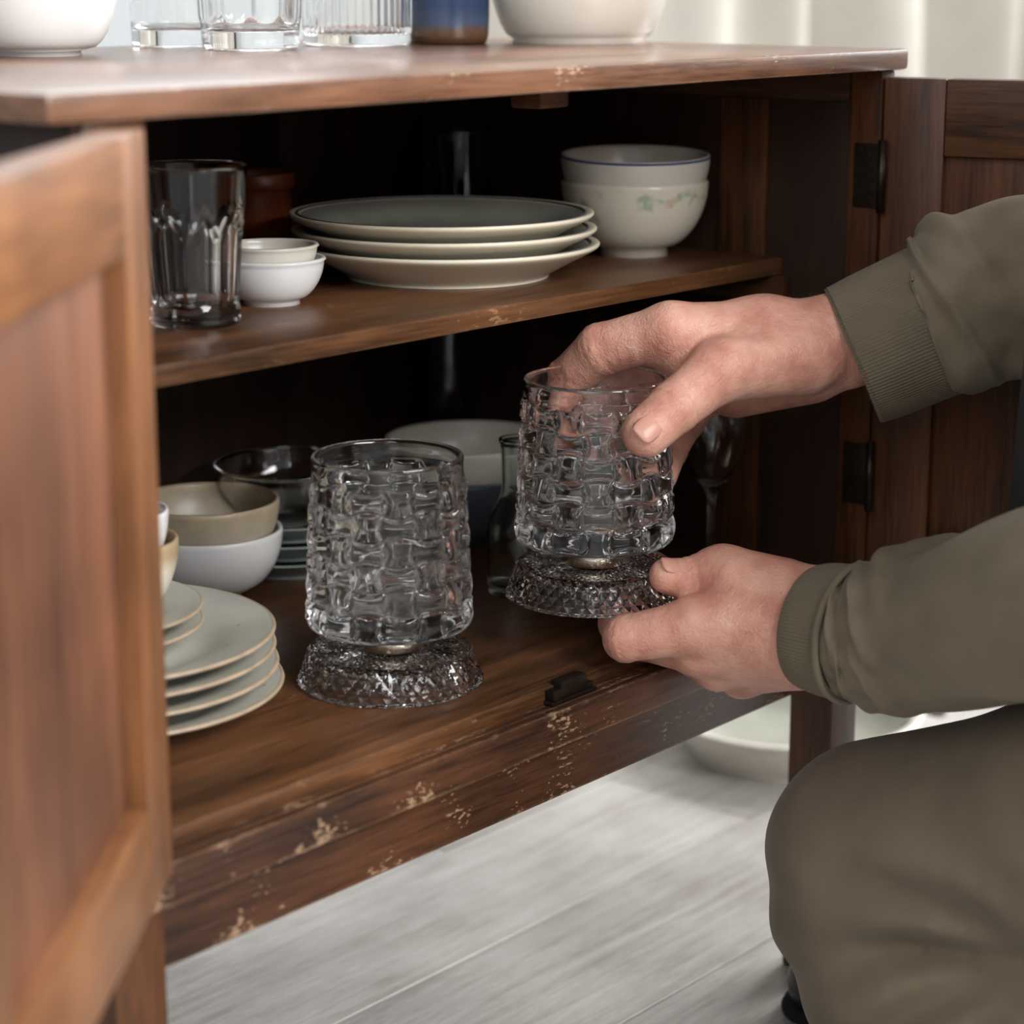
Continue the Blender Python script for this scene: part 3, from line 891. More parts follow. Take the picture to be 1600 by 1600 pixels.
# ------------------------------------------------------------------ woven glasses
def woven_vessel(name, mat):
    nc, rows, sub = 16, 6, 18
    seg = nc * sub
    H, r0, r1 = 0.1070, 0.0512, 0.0462
    zlo, zhi = 0.003, 0.094
    hrow = (zhi - zlo) / rows
    verts, faces, rings = [], [], []

    def ring(rz):
        rings.append(list(range(len(verts), len(verts) + seg)))
        for k in range(seg):
            a = 2 * math.pi * k / seg
            r, z = rz(k, a)
            verts.append((r * math.cos(a), r * math.sin(a), z))

    def relief(k, z):
        u = k / sub
        v = (z - zlo) / hrow
        a = u - math.floor(u) - 0.5
        b = v - math.floor(v) - 0.5
        if (math.floor(u) + math.floor(v)) % 2:
            a, b = b, a
        # a runs across this cell's strand, b along it; the strand narrows in its middle and arches up
        w = 0.34 + 0.16 * (2 * b) ** 2
        e = min(1.0, max(0.0, (w - abs(a)) / 0.07))
        e = e * e * (3 - 2 * e)
        top = 0.52 + 0.48 * math.cos(math.pi * b * 0.92) - 0.16 * (1 - (a / w) ** 2 if abs(a) < w else 0)
        lens = -0.15 + 0.5 * max(0, (abs(a) - w)) / 0.16
        return top * e + lens * (1 - e)

    def rad(z):
        return r0 + (r1 - r0) * z / H
    ring(lambda k, a: (r0 * 0.50, 0.0012))
    ring(lambda k, a: (r0 * 0.86, 0.0006))
    ring(lambda k, a: (r0 * 0.93, 0.0))
    nz = rows * sub + 4
    for i in range(nz + 1):
        z = 0.0008 + (zhi - 0.0008) * i / nz

        def fn(k, a, z=z):
            m = min(1.0, max(0.0, (z - 0.001) / 0.004)) * min(1.0, max(0.0, (zhi - z) / 0.003))
            return rad(z) - 0.0024 * (1 - min(1, z / 0.004)) ** 2 + 0.0031 * m * (relief(k, max(z, zlo + 1e-5)) - 0.45), z
        ring(fn)
    for z in (0.0955, 0.098, 0.101, 0.104, 0.1058):
        ring(lambda k, a, z=z: (rad(z) - 0.0004 + (0.0004 if z > 0.103 else 0), z))
    ring(lambda k, a: (r1 - 0.0008, H - 0.0001))
    ring(lambda k, a: (r1 - 0.0017, H))
    ring(lambda k, a: (r1 - 0.0026, H - 0.0008))
    for i in range(25):
        s = i / 24
        z = H - 0.0025 - (H - 0.0025 - 0.0175) * s
        ring(lambda k, a, z=z, s=s: (rad(z) - 0.0034 - 0.0016 * s, z))
    ring(lambda k, a: (r0 - 0.0065, 0.0150))
    ring(lambda k, a: (r0 - 0.0100, 0.0135))
    ring(lambda k, a: (r0 * 0.45, 0.0128))
    for A, B in zip(rings[:-1], rings[1:]):
        for k in range(seg):
            k2 = (k + 1) % seg
            faces.append((A[k], A[k2], B[k2], B[k]))
    faces.append(tuple(rings[0][::-1])); faces.append(tuple(rings[-1]))
    return mesh(name, verts, faces, mat)


def cut_base(name, mat):
    nd, sub = 44, 6
    seg = nd * sub
    H, r0, r1 = 0.0222, 0.0575, 0.0508
    verts, faces, rings = [], [], []

    def ring(fn):
        rings.append(list(range(len(verts), len(verts) + seg)))
        for k in range(seg):
            a = 2 * math.pi * k / seg
            r, z = fn(k)
            verts.append((r * math.cos(a), r * math.sin(a), z))

    def dia(u, v):
        """pyramids between two families of diagonal V-grooves"""
        p = (u + v) % 1.0; q = (u - v) % 1.0
        return min(p, 1 - p, q, 1 - q) * 2
    ring(lambda k: (r0 - 0.0048, 0.0006))
    ring(lambda k: (r0 - 0.0014, 0.0))
    ring(lambda k: (r0 - 0.0002, 0.0008))
    n = 12
    for i in range(n + 1):
        s = i / n
        z = 0.0016 + (H - 0.0036) * s
        ring(lambda k, s=s, z=z: (r0 + (r1 - r0) * s ** 0.85 + 0.0018 * (dia(k / sub, s * 2.0) - 0.5), z))
    ring(lambda k: (r1 - 0.0006, H - 0.0008))
    ring(lambda k: (r1 - 0.0016, H))
    for i in range(1, 21):
        r = (r1 - 0.003) * (1 - i / 21) + 0.0205 * (i / 21)
        ring(lambda k, r=r, i=i: (r, H - 0.0007 * (1 - dia(k / sub, i / 6.0))))
    ring(lambda k: (0.0195, H))
    ring(lambda k: (0.0080, H))
    verts.append((0, 0, H)); top_c = len(verts) - 1
    inner = [(r0 - 0.0048, 0.0010), (r0 - 0.0062, 0.006), (r1 - 0.0040, H - 0.0075), (r1 - 0.0070, H - 0.0052), (0.02, H - 0.0048)]
    irings = []
    for r, z in inner:
        irings.append(list(range(len(verts), len(verts) + seg)))
        for k in range(seg):
            a = 2 * math.pi * k / seg
            verts.append((r * math.cos(a), r * math.sin(a), z))
    for ri, (A, B) in enumerate(zip(rings[:-1], rings[1:])):
        i = ri - 3 if ri < 18 else ri - 17      # row within the cut pattern: side, then top face
        for k in range(seg):
            k2 = (k + 1) % seg
            if (k + i + 1) % 3 == 0:
                faces.append((A[k], A[k2], B[k])); faces.append((A[k2], B[k2], B[k]))
            elif (k - i) % 3 == 0:
                faces.append((A[k], A[k2], B[k2])); faces.append((A[k], B[k2], B[k]))
            else:
                faces.append((A[k], A[k2], B[k2], B[k]))
    for k in range(seg):
        faces.append((rings[-1][k], rings[-1][(k + 1) % seg], top_c))
    chain = [rings[0]] + irings
    for A, B in zip(chain[:-1], chain[1:]):
        for k in range(seg):
            k2 = (k + 1) % seg
            faces.append((A[k2], A[k], B[k], B[k2]))
    faces.append(tuple(irings[-1][::-1]))
    return mesh(name, verts, faces, mat)


vm = woven_vessel('vessel', M['glass'])
bmh = cut_base('cut_glass_base', M['glass'])
bmh.polygons.foreach_set('use_smooth', [False] * len(bmh.polygons))
ringm = lathe('metal_ring', [(0, 0), (0.0205, 0), (0.0215, 0.0008), (0.0215, 0.0140), (0.0205, 0.0148), (0, 0.0148)], M['steel'], 64)
G1 = (0.9554, 0.9110, 0.3002)
G2 = (1.0982, 0.8631, 0.3335)
for loc, lab, rz in ((G1, 'clear woven-pattern glass on a diamond-cut base, standing on the bottom board', 0.31), (G2, 'clear woven-pattern glass on a diamond-cut base, held up in both hands', 0.52)):
    g = empty('woven_glass', loc, lab, 'glass', rot=(0, 0, rz))
    obj('cut_glass_base', bmh, g)
    obj('metal_ring', ringm, g, (0, 0, 0.02225))
    obj('vessel', vm, g, (0, 0, 0.0366))

# ------------------------------------------------------------------ person
PB = (1.30, 0.42, 0.0)
person = empty('person', PB, 'person in olive sweatshirt and grey-olive trousers crouching, both hands holding a woven glass', 'person')


def field(P, palm, kp, fingers, kf, kc):
    F = None
    for a, b in palm:
        d = cone_sdf(P, a, b)
        F = d if F is None else smin(F, d, kp)
    G = None
    for ch in fingers:
        f = None
        for a, b in zip(ch[:-1], ch[1:]):
            d = cone_sdf(P, a, b)
            f = d if f is None else smin(f, d, 0.0025)
        # creases at the joints
        for j in range(1, len(ch) - 1):
            p0 = np.array(ch[j - 1][:3]); p1 = np.array(ch[j][:3]); p2 = np.array(ch[j + 1][:3])
            ax = (p2 - p0) / np.linalg.norm(p2 - p0)
            s = dotv(P, p1, ax)
            near = dist2(P, p1) < (ch[j][3] * 1.5) ** 2
            for off in (-0.0048, 0.0, 0.0048):
                f = f + np.where(near, (0.0008 if len(ch) == 3 else 0.0004) * np.exp(-((s - off) / 0.0013) ** 2), 0)
            f = f - np.where(near, 0.0005 * np.exp(-(s / 0.006) ** 2), 0)
        G = f if G is None else smin(G, f, kf)
    return smin(F, G, kc)


def bounds(prims, m):
    A = np.array([p for ch in prims for p in ch])
    return (A[:, :3] - A[:, 3:]).min(0) - m, (A[:, :3] + A[:, 3:]).max(0) + m


def build(prims_palm, fingers, h, kp=0.012, kf=0.0012, kc=0.007, extra=None):
    lo, hi = bounds(prims_palm + fingers, 0.006)
    org, P = grid(lo, hi, h)
    F = field(P, prims_palm, kp, fingers, kf, kc) if fingers else None
    if F is None:
        for a, b in prims_palm:
            d = cone_sdf(P, a, b)
            F = d if F is None else smin(F, d, kp)
    if extra is not None: F = extra(P, F)
    return surface_nets(F, org, h)


# right hand: thumb towards us on the near side of the glass, fingers round the far side
W = (1.2438, 0.7708, 0.4921, 0.0295)
rh_palm = [
    ((1.3042, 0.7105, 0.5207, 0.0337), W),
    (W, (1.1950, 0.8025, 0.4957, 0.0250)),
    ((1.1950, 0.8025, 0.4957, 0.0250), (1.1472, 0.8407, 0.5026, 0.0185)),
    ((1.1995, 0.8056, 0.4969, 0.0230), (1.1786, 0.8546, 0.4900, 0.0182)),
    ((1.2213, 0.7998, 0.4863, 0.0245), (1.2060, 0.8636, 0.4726, 0.0181)),
    ((1.2402, 0.7966, 0.4734, 0.0222), (1.2246, 0.8658, 0.4522, 0.0166)),
    ((1.2364, 0.7931, 0.4735, 0.0234), (1.2233, 0.8412, 0.4549, 0.0199)),
    ((1.2060, 0.7773, 0.4844, 0.0240), (1.1428, 0.7984, 0.4822, 0.0194)),
    ((1.1505, 0.8161, 0.4770, 0.0123), (1.1483, 0.8452, 0.4844, 0.0099)),
]
rh_f = [
    [(1.1472, 0.8407, 0.5026, 0.0181), (1.1319, 0.8850, 0.4880, 0.0171), (1.1307, 0.9129, 0.4654, 0.0140), (1.1200, 0.9134, 0.4462, 0.0110)],
    [(1.1776, 0.8554, 0.4888, 0.0177), (1.1727, 0.9046, 0.4649, 0.0160), (1.1543, 0.9152, 0.4400, 0.0134), (1.1399, 0.9095, 0.4219, 0.0111)],
    [(1.2057, 0.8634, 0.4713, 0.0172), (1.2012, 0.9026, 0.4435, 0.0154), (1.1753, 0.9039, 0.4205, 0.0126), (1.1573, 0.8887, 0.4044, 0.0107)],
    [(1.2246, 0.8658, 0.4522, 0.0162), (1.2170, 0.8807, 0.4260, 0.0136), (1.1928, 0.8734, 0.4112, 0.0113), (1.1641, 0.8573, 0.4012, 0.0094)],
    [(1.1453, 0.7977, 0.4839, 0.0190), (1.1004, 0.8033, 0.4640, 0.0163), (1.0789, 0.8079, 0.4513, 0.0154)],
]
V1, F1 = build(rh_palm, rh_f, 0.0013)

# left hand: back of the hand towards us, thumb over the base, fingers under it
lh_palm = [
    ((1.1399, 0.6270, 0.3433, 0.0352), (1.1305, 0.7061, 0.3340, 0.0332)),
    ((1.1367, 0.7105, 0.3441, 0.0230), (1.1152, 0.7632, 0.3536, 0.0201)),
    ((1.1319, 0.7073, 0.3417, 0.0245), (1.0898, 0.7740, 0.3322, 0.0180)),
    ((1.1301, 0.7058, 0.3321, 0.0261), (1.0994, 0.7779, 0.3137, 0.0169)),
    ((1.1328, 0.7071, 0.3229, 0.0246), (1.1189, 0.7781, 0.2992, 0.0164)),
    ((1.1390, 0.7132, 0.3161, 0.0232), (1.1438, 0.7761, 0.2871, 0.0158)),
    ((1.1310, 0.7424, 0.3478, 0.0221), (1.1181, 0.7776, 0.3584, 0.0170)),
]
lh_f = [
    [(1.0896, 0.7738, 0.3310, 0.0180), (1.0637, 0.8101, 0.3215, 0.0144), (1.0897, 0.8363, 0.3202, 0.0123), (1.1158, 0.8564, 0.3200, 0.0109)],
    [(1.0992, 0.7777, 0.3125, 0.0169), (1.1034, 0.8238, 0.3087, 0.0136), (1.1246, 0.8530, 0.3134, 0.0123), (1.1418, 0.8716, 0.3149, 0.0107)],
    [(1.1203, 0.7790, 0.2974, 0.0164), (1.1279, 0.8237, 0.3008, 0.0134), (1.1436, 0.8514, 0.3094, 0.0119), (1.1564, 0.8692, 0.3121, 0.0104)],
    [(1.1452, 0.7770, 0.2857, 0.0154), (1.1515, 0.8200, 0.2929, 0.0127), (1.1617, 0.8434, 0.3024, 0.0112), (1.1717, 0.8589, 0.3075, 0.0095)],
    [(1.1201, 0.7765, 0.3577, 0.0174), (1.1042, 0.7909, 0.3547, 0.0141), (1.0890, 0.7978, 0.3592, 0.0113)],
]
V2, F2 = build(lh_palm, lh_f, 0.0013)

# arms, trunk, neck and head under the clothes (coarser)
core = [
    ((1.3013, 0.7136, 0.5199, 0.0328), (1.3889, 0.5819, 0.5367, 0.0394)), ((1.3889, 0.5819, 0.5367, 0.0394), (1.3966, 0.5468, 0.6361, 0.0484)),
    ((1.1386, 0.6284, 0.3433, 0.0345), (1.0445, 0.4391, 0.4325, 0.0355)), ((1.0445, 0.4391, 0.4325, 0.0355), (1.0720, 0.4213, 0.6394, 0.0435)),
    ((1.3966, 0.5468, 0.6361, 0.0484), (1.0720, 0.4213, 0.6394, 0.0435)),
    ((1.2377, 0.4898, 0.6217, 0.0900), (1.2002, 0.4627, 0.4329, 0.1043)), ((1.2002, 0.4627, 0.4329, 0.1043), (1.1980, 0.4230, 0.3211, 0.0864)),
    ((1.2398, 0.5058, 0.6706, 0.0540), (1.2456, 0.5201, 0.7265, 0.0504)),
    ((1.2448, 0.5383, 0.7719, 0.0774), (1.2640, 0.5263, 0.7999, 0.0936)), ((1.2289, 0.5437, 0.7370, 0.0504), (1.2362, 0.5405, 0.7510, 0.0576)),
    ((1.1920, 0.5997, 0.7702, 0.0079), (1.2036, 0.5954, 0.7947, 0.0050)), ((1.1530, 0.4780, 0.7684, 0.0132), (1.1575, 0.4775, 0.7812, 0.0148)), ((1.3645, 0.5657, 0.7755, 0.0156), (1.3698, 0.5651, 0.7906, 0.0176)),
]
V3, F3 = build(core, [], 0.008, kp=0.03)
vv, ff, off = [], [], 0
for V, F in ((V1, F1), (V2, F2), (V3, F3)):
    vv.append(V - np.array(PB)); ff.append(F + off); off += len(V)
vv = np.concatenate(vv); ff = np.concatenate(ff)
body = obj('body', mesh('body', vv.tolist(), ff.tolist(), M['skin']), person)
sm = body.modifiers.new('soften', 'SMOOTH'); sm.factor = 0.5; sm.iterations = 1


def nail(tip, prev, view, width, length, back=0.0, side=0.0):
    """curved plate on the outer side of a finger tip; view = outward direction of the nail"""
    t = Vector(tip[:3]); ax = (t - Vector(prev[:3])).normalized()
    nrm = Vector(view); nrm = (nrm - ax * nrm.dot(ax)).normalized()
    sd = ax.cross(nrm)
    r = tip[3] * 1.0
    vs_, fs_ = [], []
    nu_, nv_ = 12, 12
    for i in range(nv_ + 1):
        for j in range(nu_ + 1):
            a = -1 + 2 * j / nu_; b = -1 + 2 * i / nv_
            # superellipse outline
            m = (abs(a) ** 3.2 + abs(b) ** 3.2) ** (1 / 3.2) if (a or b) else 1
            k_ = max(abs(a), abs(b)) / m if m > 0 else 1
            a2, b2 = a * k_, b * k_
            ang = a2 * width / (2 * r)
            lift = r + 0.0006 - 0.0011 * b2 * b2 * (0.5 if b2 < 0 else 1.0) - 0.0009 * max(abs(a2), abs(b2)) ** 6
            p_ = t + ax * (b2 * length / 2 - back) + nrm * (lift * math.cos(ang)) + sd * (lift * math.sin(ang))
            vs_.append(tuple(p_[q] - PB[q] for q in range(3)))
    for i in range(nv_):
        for j in range(nu_):
            a = i * (nu_ + 1) + j
            fs_.append((a, a + 1, a + nu_ + 2, a + nu_ + 1))
    o = obj('fingernail', mesh('fingernail', vs_, fs_, M['nail']), person)
    s_ = o.modifiers.new('thickness', 'SOLIDIFY'); s_.thickness = 0.0008; s_.offset = -1
    return o


toward = (-0.74, -0.63, 0.24)
nail(rh_f[4][2], rh_f[4][1], (-0.86, -0.40, 0.10), 0.0175, 0.0175, -0.0045)
nail(lh_f[4][2], lh_f[4][1], (-0.45, -0.38, 0.95), 0.0150, 0.0165, -0.001)


# --- sleeves and cuffs
def loft(rings, seg, disp=None, cap=False):
    """rings: list of (centre, rv, rw, tangent); returns verts, faces"""
    vs_, fs_ = [], []
    n = len(rings)
    ref = Vector((0.1811, 0.1539, 0.9713))
    for i, (c, rv, rw, t) in enumerate(rings):
        t = Vector(t).normalized()
        v = (ref - t * ref.dot(t)).normalized(); w = t.cross(v)
        for k in range(seg):
            a = 2 * math.pi * k / seg
            e = disp(i / (n - 1), a) if disp else 0.0
            p_ = Vector(c) + v * ((rv + e) * math.cos(a)) + w * ((rw + e) * math.sin(a))
            vs_.append((p_.x - PB[0], p_.y - PB[1], p_.z - PB[2]))
    for i in range(n - 1):
        for k in range(seg):
            k2 = (k + 1) % seg
            fs_.append((i * seg + k, i * seg + k2, (i + 1) * seg + k2, (i + 1) * seg + k))
    return vs_, fs_


def path_rings(pts, n, flat=1.0):
    A = catmull(pts, n)
    out = []
    for i in range(len(A)):
        t = A[min(i + 1, len(A) - 1)][:3] - A[max(i - 1, 0)][:3]
        out.append((A[i][:3], A[i][3], A[i][3] * flat, t))
    return out


from mathutils import noise as mnoise


def fold_disp(seed, amp, folds):
    def f(s, a):
        x, y_ = math.cos(a), math.sin(a)
        d = amp * mnoise.noise(Vector((x * 1.3 + seed, y_ * 1.3, s * 5.0))) + 0.4 * amp * mnoise.noise(Vector((x * 3 + seed, y_ * 3, s * 12)))
        for (s0, a0, wid, h, skew, span) in folds:
            da = math.atan2(math.sin(a - a0), math.cos(a - a0))
            m = math.exp(-(da / span) ** 2)
            q = (s - s0 - skew * da) / wid
            d += 1.15 * h * m * math.exp(-q * q)
        return d
    return f


def solid(o, t, offset=-1):
    s_ = o.modifiers.new('thickness', 'SOLIDIFY'); s_.thickness = t; s_.offset = offset


jc = [((1.2351, 0.4876, 0.6077, 0.0943), (1.2014, 0.4613, 0.4329, 0.1079)), ((1.2014, 0.4613, 0.4329, 0.1079), (1.1997, 0.4197, 0.3176, 0.1187)), ((1.4073, 0.5461, 0.6255, 0.0698), (1.0626, 0.4139, 0.6328, 0.0616)), ((1.1526, 0.4358, 0.5501, 0.0808), (1.1282, 0.4150, 0.4192, 0.0808)), ((1.3200, 0.4991, 0.5239, 0.0926), (1.2921, 0.4753, 0.3741, 0.0926))]
Vj, Fj = build(jc, [], 0.007, kp=0.03)
jacket = obj('sweatshirt', mesh('sweatshirt', (Vj - np.array(PB)).tolist(), Fj.tolist(), M['jacket']), person)
jacket['label'] = 'olive sweatshirt'
jacket.location = (0.008, -0.009, 0)

r_path = [(1.2736, 0.7246, 0.5047, 0.0468), (1.2787, 0.7168, 0.5086, 0.0534), (1.2936, 0.6999, 0.5187, 0.0567), (1.3143, 0.6746, 0.5288, 0.0595), (1.3425, 0.6396, 0.5365, 0.0623), (1.3843, 0.5888, 0.5408, 0.0630), (1.4009, 0.5520, 0.5791, 0.0634), (1.3979, 0.5453, 0.6361, 0.0645)]
rr = path_rings(r_path, 14, 0.92)
v_, f_ = loft(rr, 120, fold_disp(3.1, 0.007, [(0.10, 0.3, 0.022, 0.006, 0.03, 0.9), (0.16, -0.4, 0.02, 0.006, -0.05, 0.8), (0.24, 0.2, 0.025, 0.008, 0.06, 0.9), (0.17, 1.9, 0.02, 0.004, 0.05, 0.9), (0.30, -1.4, 0.03, 0.005, 0.05, 0.9), (0.13, -1.7, 0.012, 0.004, 0.05, 0.7)]))
slv = obj('sleeve', mesh('sleeve', v_, f_, M['jacket']), jacket, (-0.008, 0.009, 0)); solid(slv, 0.002)
cuff_r = [(1.2460, 0.7644, 0.4823, 0.0459), (1.2469, 0.7635, 0.4827, 0.0467), (1.2578, 0.7491, 0.4909, 0.0479), (1.2704, 0.7330, 0.5004, 0.0490), (1.2814, 0.7170, 0.5091, 0.0510)]


def rib(n_, amp):
    return lambda s, a: amp * math.cos(n_ * a) * (0.35 + 0.65 * min(1, s * 12, (1 - s) * 12)) + 0.0012 * math.sin(s * math.pi)


cr_ = path_rings(cuff_r, 6, 0.90)
tt = np.array(cr_[-1][0]) - np.array(cr_[0][0])
cr_ = [(c, a, b_, tt) for c, a, b_, t in cr_]
v_, f_ = loft(cr_, 512, rib(128, 0.00045))
cu = obj('cuff', mesh('cuff', v_, f_, M['rib']), jacket, (-0.008, 0.009, 0)); solid(cu, 0.0026); cu['label'] = 'ribbed cuff of the raised sleeve'


def seam(rings, name, r, dr):
    c, a, b_, t = rings
    t = Vector(t).normalized(); ref = Vector((0.1811, 0.1539, 0.9713))
    v = (ref - t * ref.dot(t)).normalized(); w = t.cross(v)
    vs_, fs_ = [], []
    S_, K_ = 160, 8
    for k in range(S_):
        al = 2 * math.pi * k / S_
        dirv = v * math.cos(al) * (a + dr) + w * math.sin(al) * (b_ + dr)
        cc = Vector(c) + dirv; dn = dirv.normalized()
        for j in range(K_):
            be = 2 * math.pi * j / K_
            p_ = cc + dn * (r * math.cos(be)) + t * (r * 1.6 * math.sin(be))
            vs_.append((p_.x - PB[0], p_.y - PB[1], p_.z - PB[2]))
    for k in range(S_):
        for j in range(K_):
            k2, j2 = (k + 1) % S_, (j + 1) % K_
            fs_.append((k * K_ + j, k2 * K_ + j, k2 * K_ + j2, k * K_ + j2))
    return obj(name, mesh(name, vs_, fs_, M['jacket']), jacket, (-0.008, 0.009, 0))


seam(cr_[-2], 'seam', 0.0020, 0.0012)

l_path = [(1.1273, 0.6894, 0.3347, 0.0369), (1.1279, 0.6824, 0.3351, 0.0395), (1.1289, 0.6767, 0.3356, 0.0437), (1.1313, 0.6525, 0.3422, 0.0478), (1.1241, 0.6101, 0.3549, 0.0511), (1.1086, 0.5580, 0.3791, 0.0549), (1.0819, 0.4968, 0.4073, 0.0565), (1.0472, 0.4371, 0.4356, 0.0555), (1.0470, 0.4202, 0.5167, 0.0549), (1.0708, 0.4204, 0.6334, 0.0560)]
lr = path_rings(l_path, 14, 0.92)
v_, f_ = loft(lr, 120, fold_disp(8.4, 0.007, [(0.34, 0.3, 0.026, 0.006, 0.05, 0.9), (0.41, -0.3, 0.025, 0.007, -0.07, 0.9), (0.30, 1.0, 0.025, 0.006, 0.06, 1.0), (0.16, 2.2, 0.018, 0.005, 0.06, 0.9), (0.10, 1.4, 0.014, 0.004, 0.03, 0.9), (0.22, -1.5, 0.02, 0.004, 0.05, 0.8), (0.30, 2.6, 0.025, 0.005, 0.04, 0.8)]))
sl2 = obj('sleeve', mesh('sleeve', v_, f_, M['jacket']), jacket, (-0.008, 0.009, 0)); solid(sl2, 0.002)
cuff_l = [(1.1258, 0.7134, 0.3345, 0.0364), (1.1257, 0.7119, 0.3344, 0.0376), (1.1262, 0.7034, 0.3347, 0.0394), (1.1273, 0.6925, 0.3345, 0.0408), (1.1279, 0.6824, 0.3351, 0.0422)]
cl_ = path_rings(cuff_l, 6, 0.90)
tl = np.array(cl_[-1][0]) - np.array(cl_[0][0]) + np.array((-0.006, -0.005, 0.0))
cl_ = [(c, a, b_, tl) for c, a, b_, t in cl_]
v_, f_ = loft(cl_, 448, rib(112, 0.00040))
c2 = obj('cuff', mesh('cuff', v_, f_, M['rib']), jacket, (-0.008, 0.009, 0)); solid(c2, 0.0026); c2['label'] = 'ribbed cuff of the lower sleeve'
seam(cl_[-2], 'seam', 0.0018, 0.0010)

# --- shirt front showing between the arms
sc_ = [((1.1989, 0.5064, 0.5448, 0.0972), (1.1765, 0.4879, 0.4259, 0.1097))]
Vs, Fs = build(sc_, [], 0.008, kp=0.03)
sh = obj('shirt', mesh('shirt', (Vs - np.array(PB)).tolist(), Fs.tolist(), M['shirt']), person); sh['label'] = 'dark charcoal shirt front'

# --- trousers
tr = [
    ((1.1721, 0.6849, 0.1762, 0.0741), (1.1782, 0.5390, 0.2298, 0.0796)), ((1.1782, 0.5390, 0.2298, 0.0796), (1.1655, 0.4005, 0.2865, 0.0948)),
    ((1.1666, 0.6921, 0.1361, 0.0605), (1.1653, 0.6469, 0.0967, 0.0646)), ((1.1653, 0.6469, 0.0967, 0.0646), (1.1470, 0.4835, 0.1121, 0.0617)),
    ((1.1505, 0.3929, 0.3039, 0.1071), (1.3508, 0.4498, 0.2368, 0.1249)), ((1.3686, 0.4549, 0.2218, 0.1063), (1.2674, 0.6520, 0.1755, 0.0639)),
    ((1.2674, 0.6520, 0.1755, 0.0639), (1.3168, 0.7321, 0.0366, 0.0484)),
]


def tr_fold(P, F):
    d = np.zeros(F.shape, np.float32)
    kn = np.array((1.1157, 0.5355, 0.1521, 0.0000)[:3], np.float32)
    ux = np.array((0.6475, -0.762, 0), np.float32); uy = np.array((0.1811, 0.1539, 0.9713), np.float32)
    x = dotv(P, kn, ux); y_ = dotv(P, kn, uy)
    ang = np.arctan2(y_, -x); rad_ = np.sqrt(x * x + y_ * y_)
    fade = np.exp(-((rad_ - 0.08) / 0.055) ** 2) * np.clip((rad_ - 0.02) / 0.04, 0, 1)
    d += 0.0060 * fade * np.cos(ang * 13 + 6 * rad_ / 0.1) * np.clip(1.4 - ang, 0, 1)
    z = P[2]
    return np.maximum(F + d, 0.006 - z)


lo, hi = bounds(tr, 0.01)
org, P_ = grid(lo, hi, 0.005)
Fl = None
for i in (0, 1):
    d = cone_sdf(P_, *tr[i]); Fl = d if Fl is None else smin(Fl, d, 0.03)
Fc = None
for i in (2, 3):
    d = cone_sdf(P_, *tr[i]); Fc = d if Fc is None else smin(Fc, d, 0.03)
Ft = smin(Fl, Fc, 0.010)
for i in (4, 5, 6):
    Ft = smin(Ft, cone_sdf(P_, *tr[i]), 0.012)
Vt, Ft_ = surface_nets(tr_fold(P_, Ft), org, 0.005)
tro = obj('trousers', mesh('trousers', (Vt - np.array(PB)).tolist(), Ft_.tolist(), M['trousers']), person); tro['label'] = 'grey-olive trousers over a bent knee'
ts = tro.modifiers.new('soften', 'SMOOTH'); ts.factor = 0.5; ts.iterations = 4

# --- shoe of the far foot
sp = (1.2494, 0.7926, 0.0000)
lo, hi = np.array((sp[0] - 0.10, sp[1] - 0.40, 0.0)), np.array((sp[0] + 0.34, sp[1] + 0.10, 0.13))
org, P_ = grid(lo, hi, 0.004)
ux = np.array((0.6475, -0.762, 0.0))
t0 = np.array((sp[0], sp[1], 0.0)) + ux * 0.022


def q(s, z, r): return tuple(t0 + ux * s + np.array((0, 0, z))) + (r,)


Fz = cone_sdf(P_, q(0, 0.026, 0.030), q(0.10, 0.034, 0.038))
Fz = smin(Fz, cone_sdf(P_, q(0.10, 0.034, 0.038), q(0.20, 0.045, 0.036)), 0.02)
Fz = smin(Fz, cone_sdf(P_, q(0.18, 0.06, 0.036), q(0.19, 0.085, 0.036)), 0.02)
Fz = np.maximum(Fz, 0.010 - P_[2])
Vz, Fz_ = surface_nets(Fz, org, 0.004)
shoe = obj('shoe', mesh('shoe', (Vz - np.array(PB)).tolist(), Fz_.tolist(), M['leather']), person); shoe['label'] = 'black leather shoe'
Fk = cone_sdf(P_, q(0, 0.008, 0.034), q(0.20, 0.008, 0.039))
Fk = np.maximum(np.maximum(Fk, 0.0005 - P_[2]), P_[2] - 0.011)
Vk, Fk_ = surface_nets(Fk, org - np.array((0, 0, 0)), 0.004)
so = obj('sole', mesh('sole', (Vk - np.array(PB)).tolist(), Fk_.tolist(), M['shirt']), shoe)

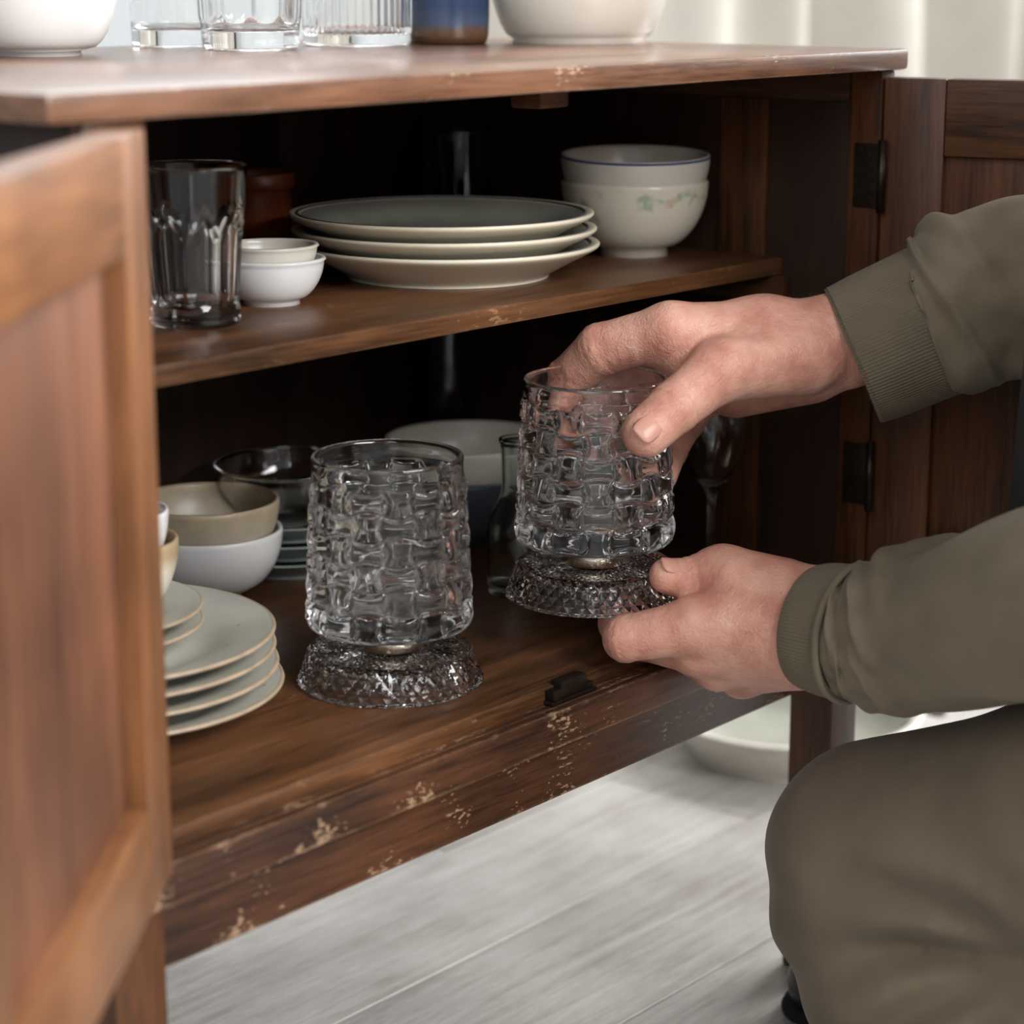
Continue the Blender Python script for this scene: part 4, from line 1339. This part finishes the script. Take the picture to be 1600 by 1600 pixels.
# the near foot, under the hips
ank = (1.1470, 0.4835, 0.1121, 0.0000)
sdx = np.array(ank[:3]) - (t0 + ux * 0.19)
for src in (shoe,):
    s2_ = src.copy(); C.objects.link(s2_); s2_.parent = person; s2_.location = (sdx[0], sdx[1], 0)
    for ch in src.children:
        c_ = ch.copy(); C.objects.link(c_); c_.parent = s2_
for dd in (-0.034, 0.034):
    e_ = obj('eye', lathe('eye', [(0.0105 * math.sin(a), -0.0105 * math.cos(a)) for a in [math.pi * i / 10 for i in range(11)]], M['leather'], 20), person)
    ey = np.array((1.2008, 0.5987, 0.7947, 0.0000)[:3]) + np.array((0.74, 0.63, 0)) * dd + np.array((0.6475, -0.762, 0)) * 0.016
    e_.location = tuple(ey - np.array(PB))

# --- hair on the head and fine hairs on the raised wrist
hc = [((1.2535, 0.5339, 0.7877, 0.0820), (1.2701, 0.5197, 0.8016, 0.0979)), ((1.2701, 0.5197, 0.8016, 0.0979), (1.2797, 0.4972, 0.7719, 0.0774))]
Vh, Fh = build(hc, [], 0.008, kp=0.03)
hr_ = obj('hair', mesh('hair', (Vh - np.array(PB)).tolist(), Fh.tolist(), M['hair']), person)
hv, hf = [], []
a0 = np.array((1.2428, 0.7827, 0.5207, 0.0000)[:3]); a1 = np.array((1.1603, 0.8445, 0.5198, 0.0000)[:3])
for i in range(70):
    s = rng.random() ** 1.8
    base = a0 + (a1 - a0) * s + np.array((-0.74, -0.63, 0.24)) * rng.uniform(-0.004, 0.012) - np.array((0, 0, 0.002 + 0.003 * math.sin(s * 3.1)))
    L_ = rng.uniform(0.004, 0.009) * (1.2 - 0.7 * s)
    dr_ = np.array((-0.35 + rng.uniform(-0.4, 0.3), 0.42 + rng.uniform(-0.3, 0.4), 0.75 + rng.uniform(-0.4, 0.2)))
    dr_ /= np.linalg.norm(dr_)
    cvn = np.array((rng.uniform(-0.6, 0.4), rng.uniform(-0.4, 0.6), -0.5))
    w_ = np.array((0.6475, -0.762, 0)) * 0.00009
    n0 = len(hv)
    for k in range(5):
        t = k / 4
        p_ = base + dr_ * L_ * t + cvn * L_ * 0.5 * t * t - np.array(PB)
        ww = w_ * (1 - 0.7 * t)
        for qq in (-1, 1):
            hv.append(p_ + ww * qq)
        hv.append(p_ + np.array((0, 0, 0.00012)) + np.array((0.00008, 0.00008, 0)))
    for k in range(4):
        for e in range(3):
            e2 = (e + 1) % 3
            hf.append((n0 + k * 3 + e, n0 + k * 3 + e2, n0 + k * 3 + 3 + e2, n0 + k * 3 + 3 + e))
ah = obj('arm_hair', mesh('arm_hair', hv, hf, M['hair']), person); ah['kind'] = 'stuff'
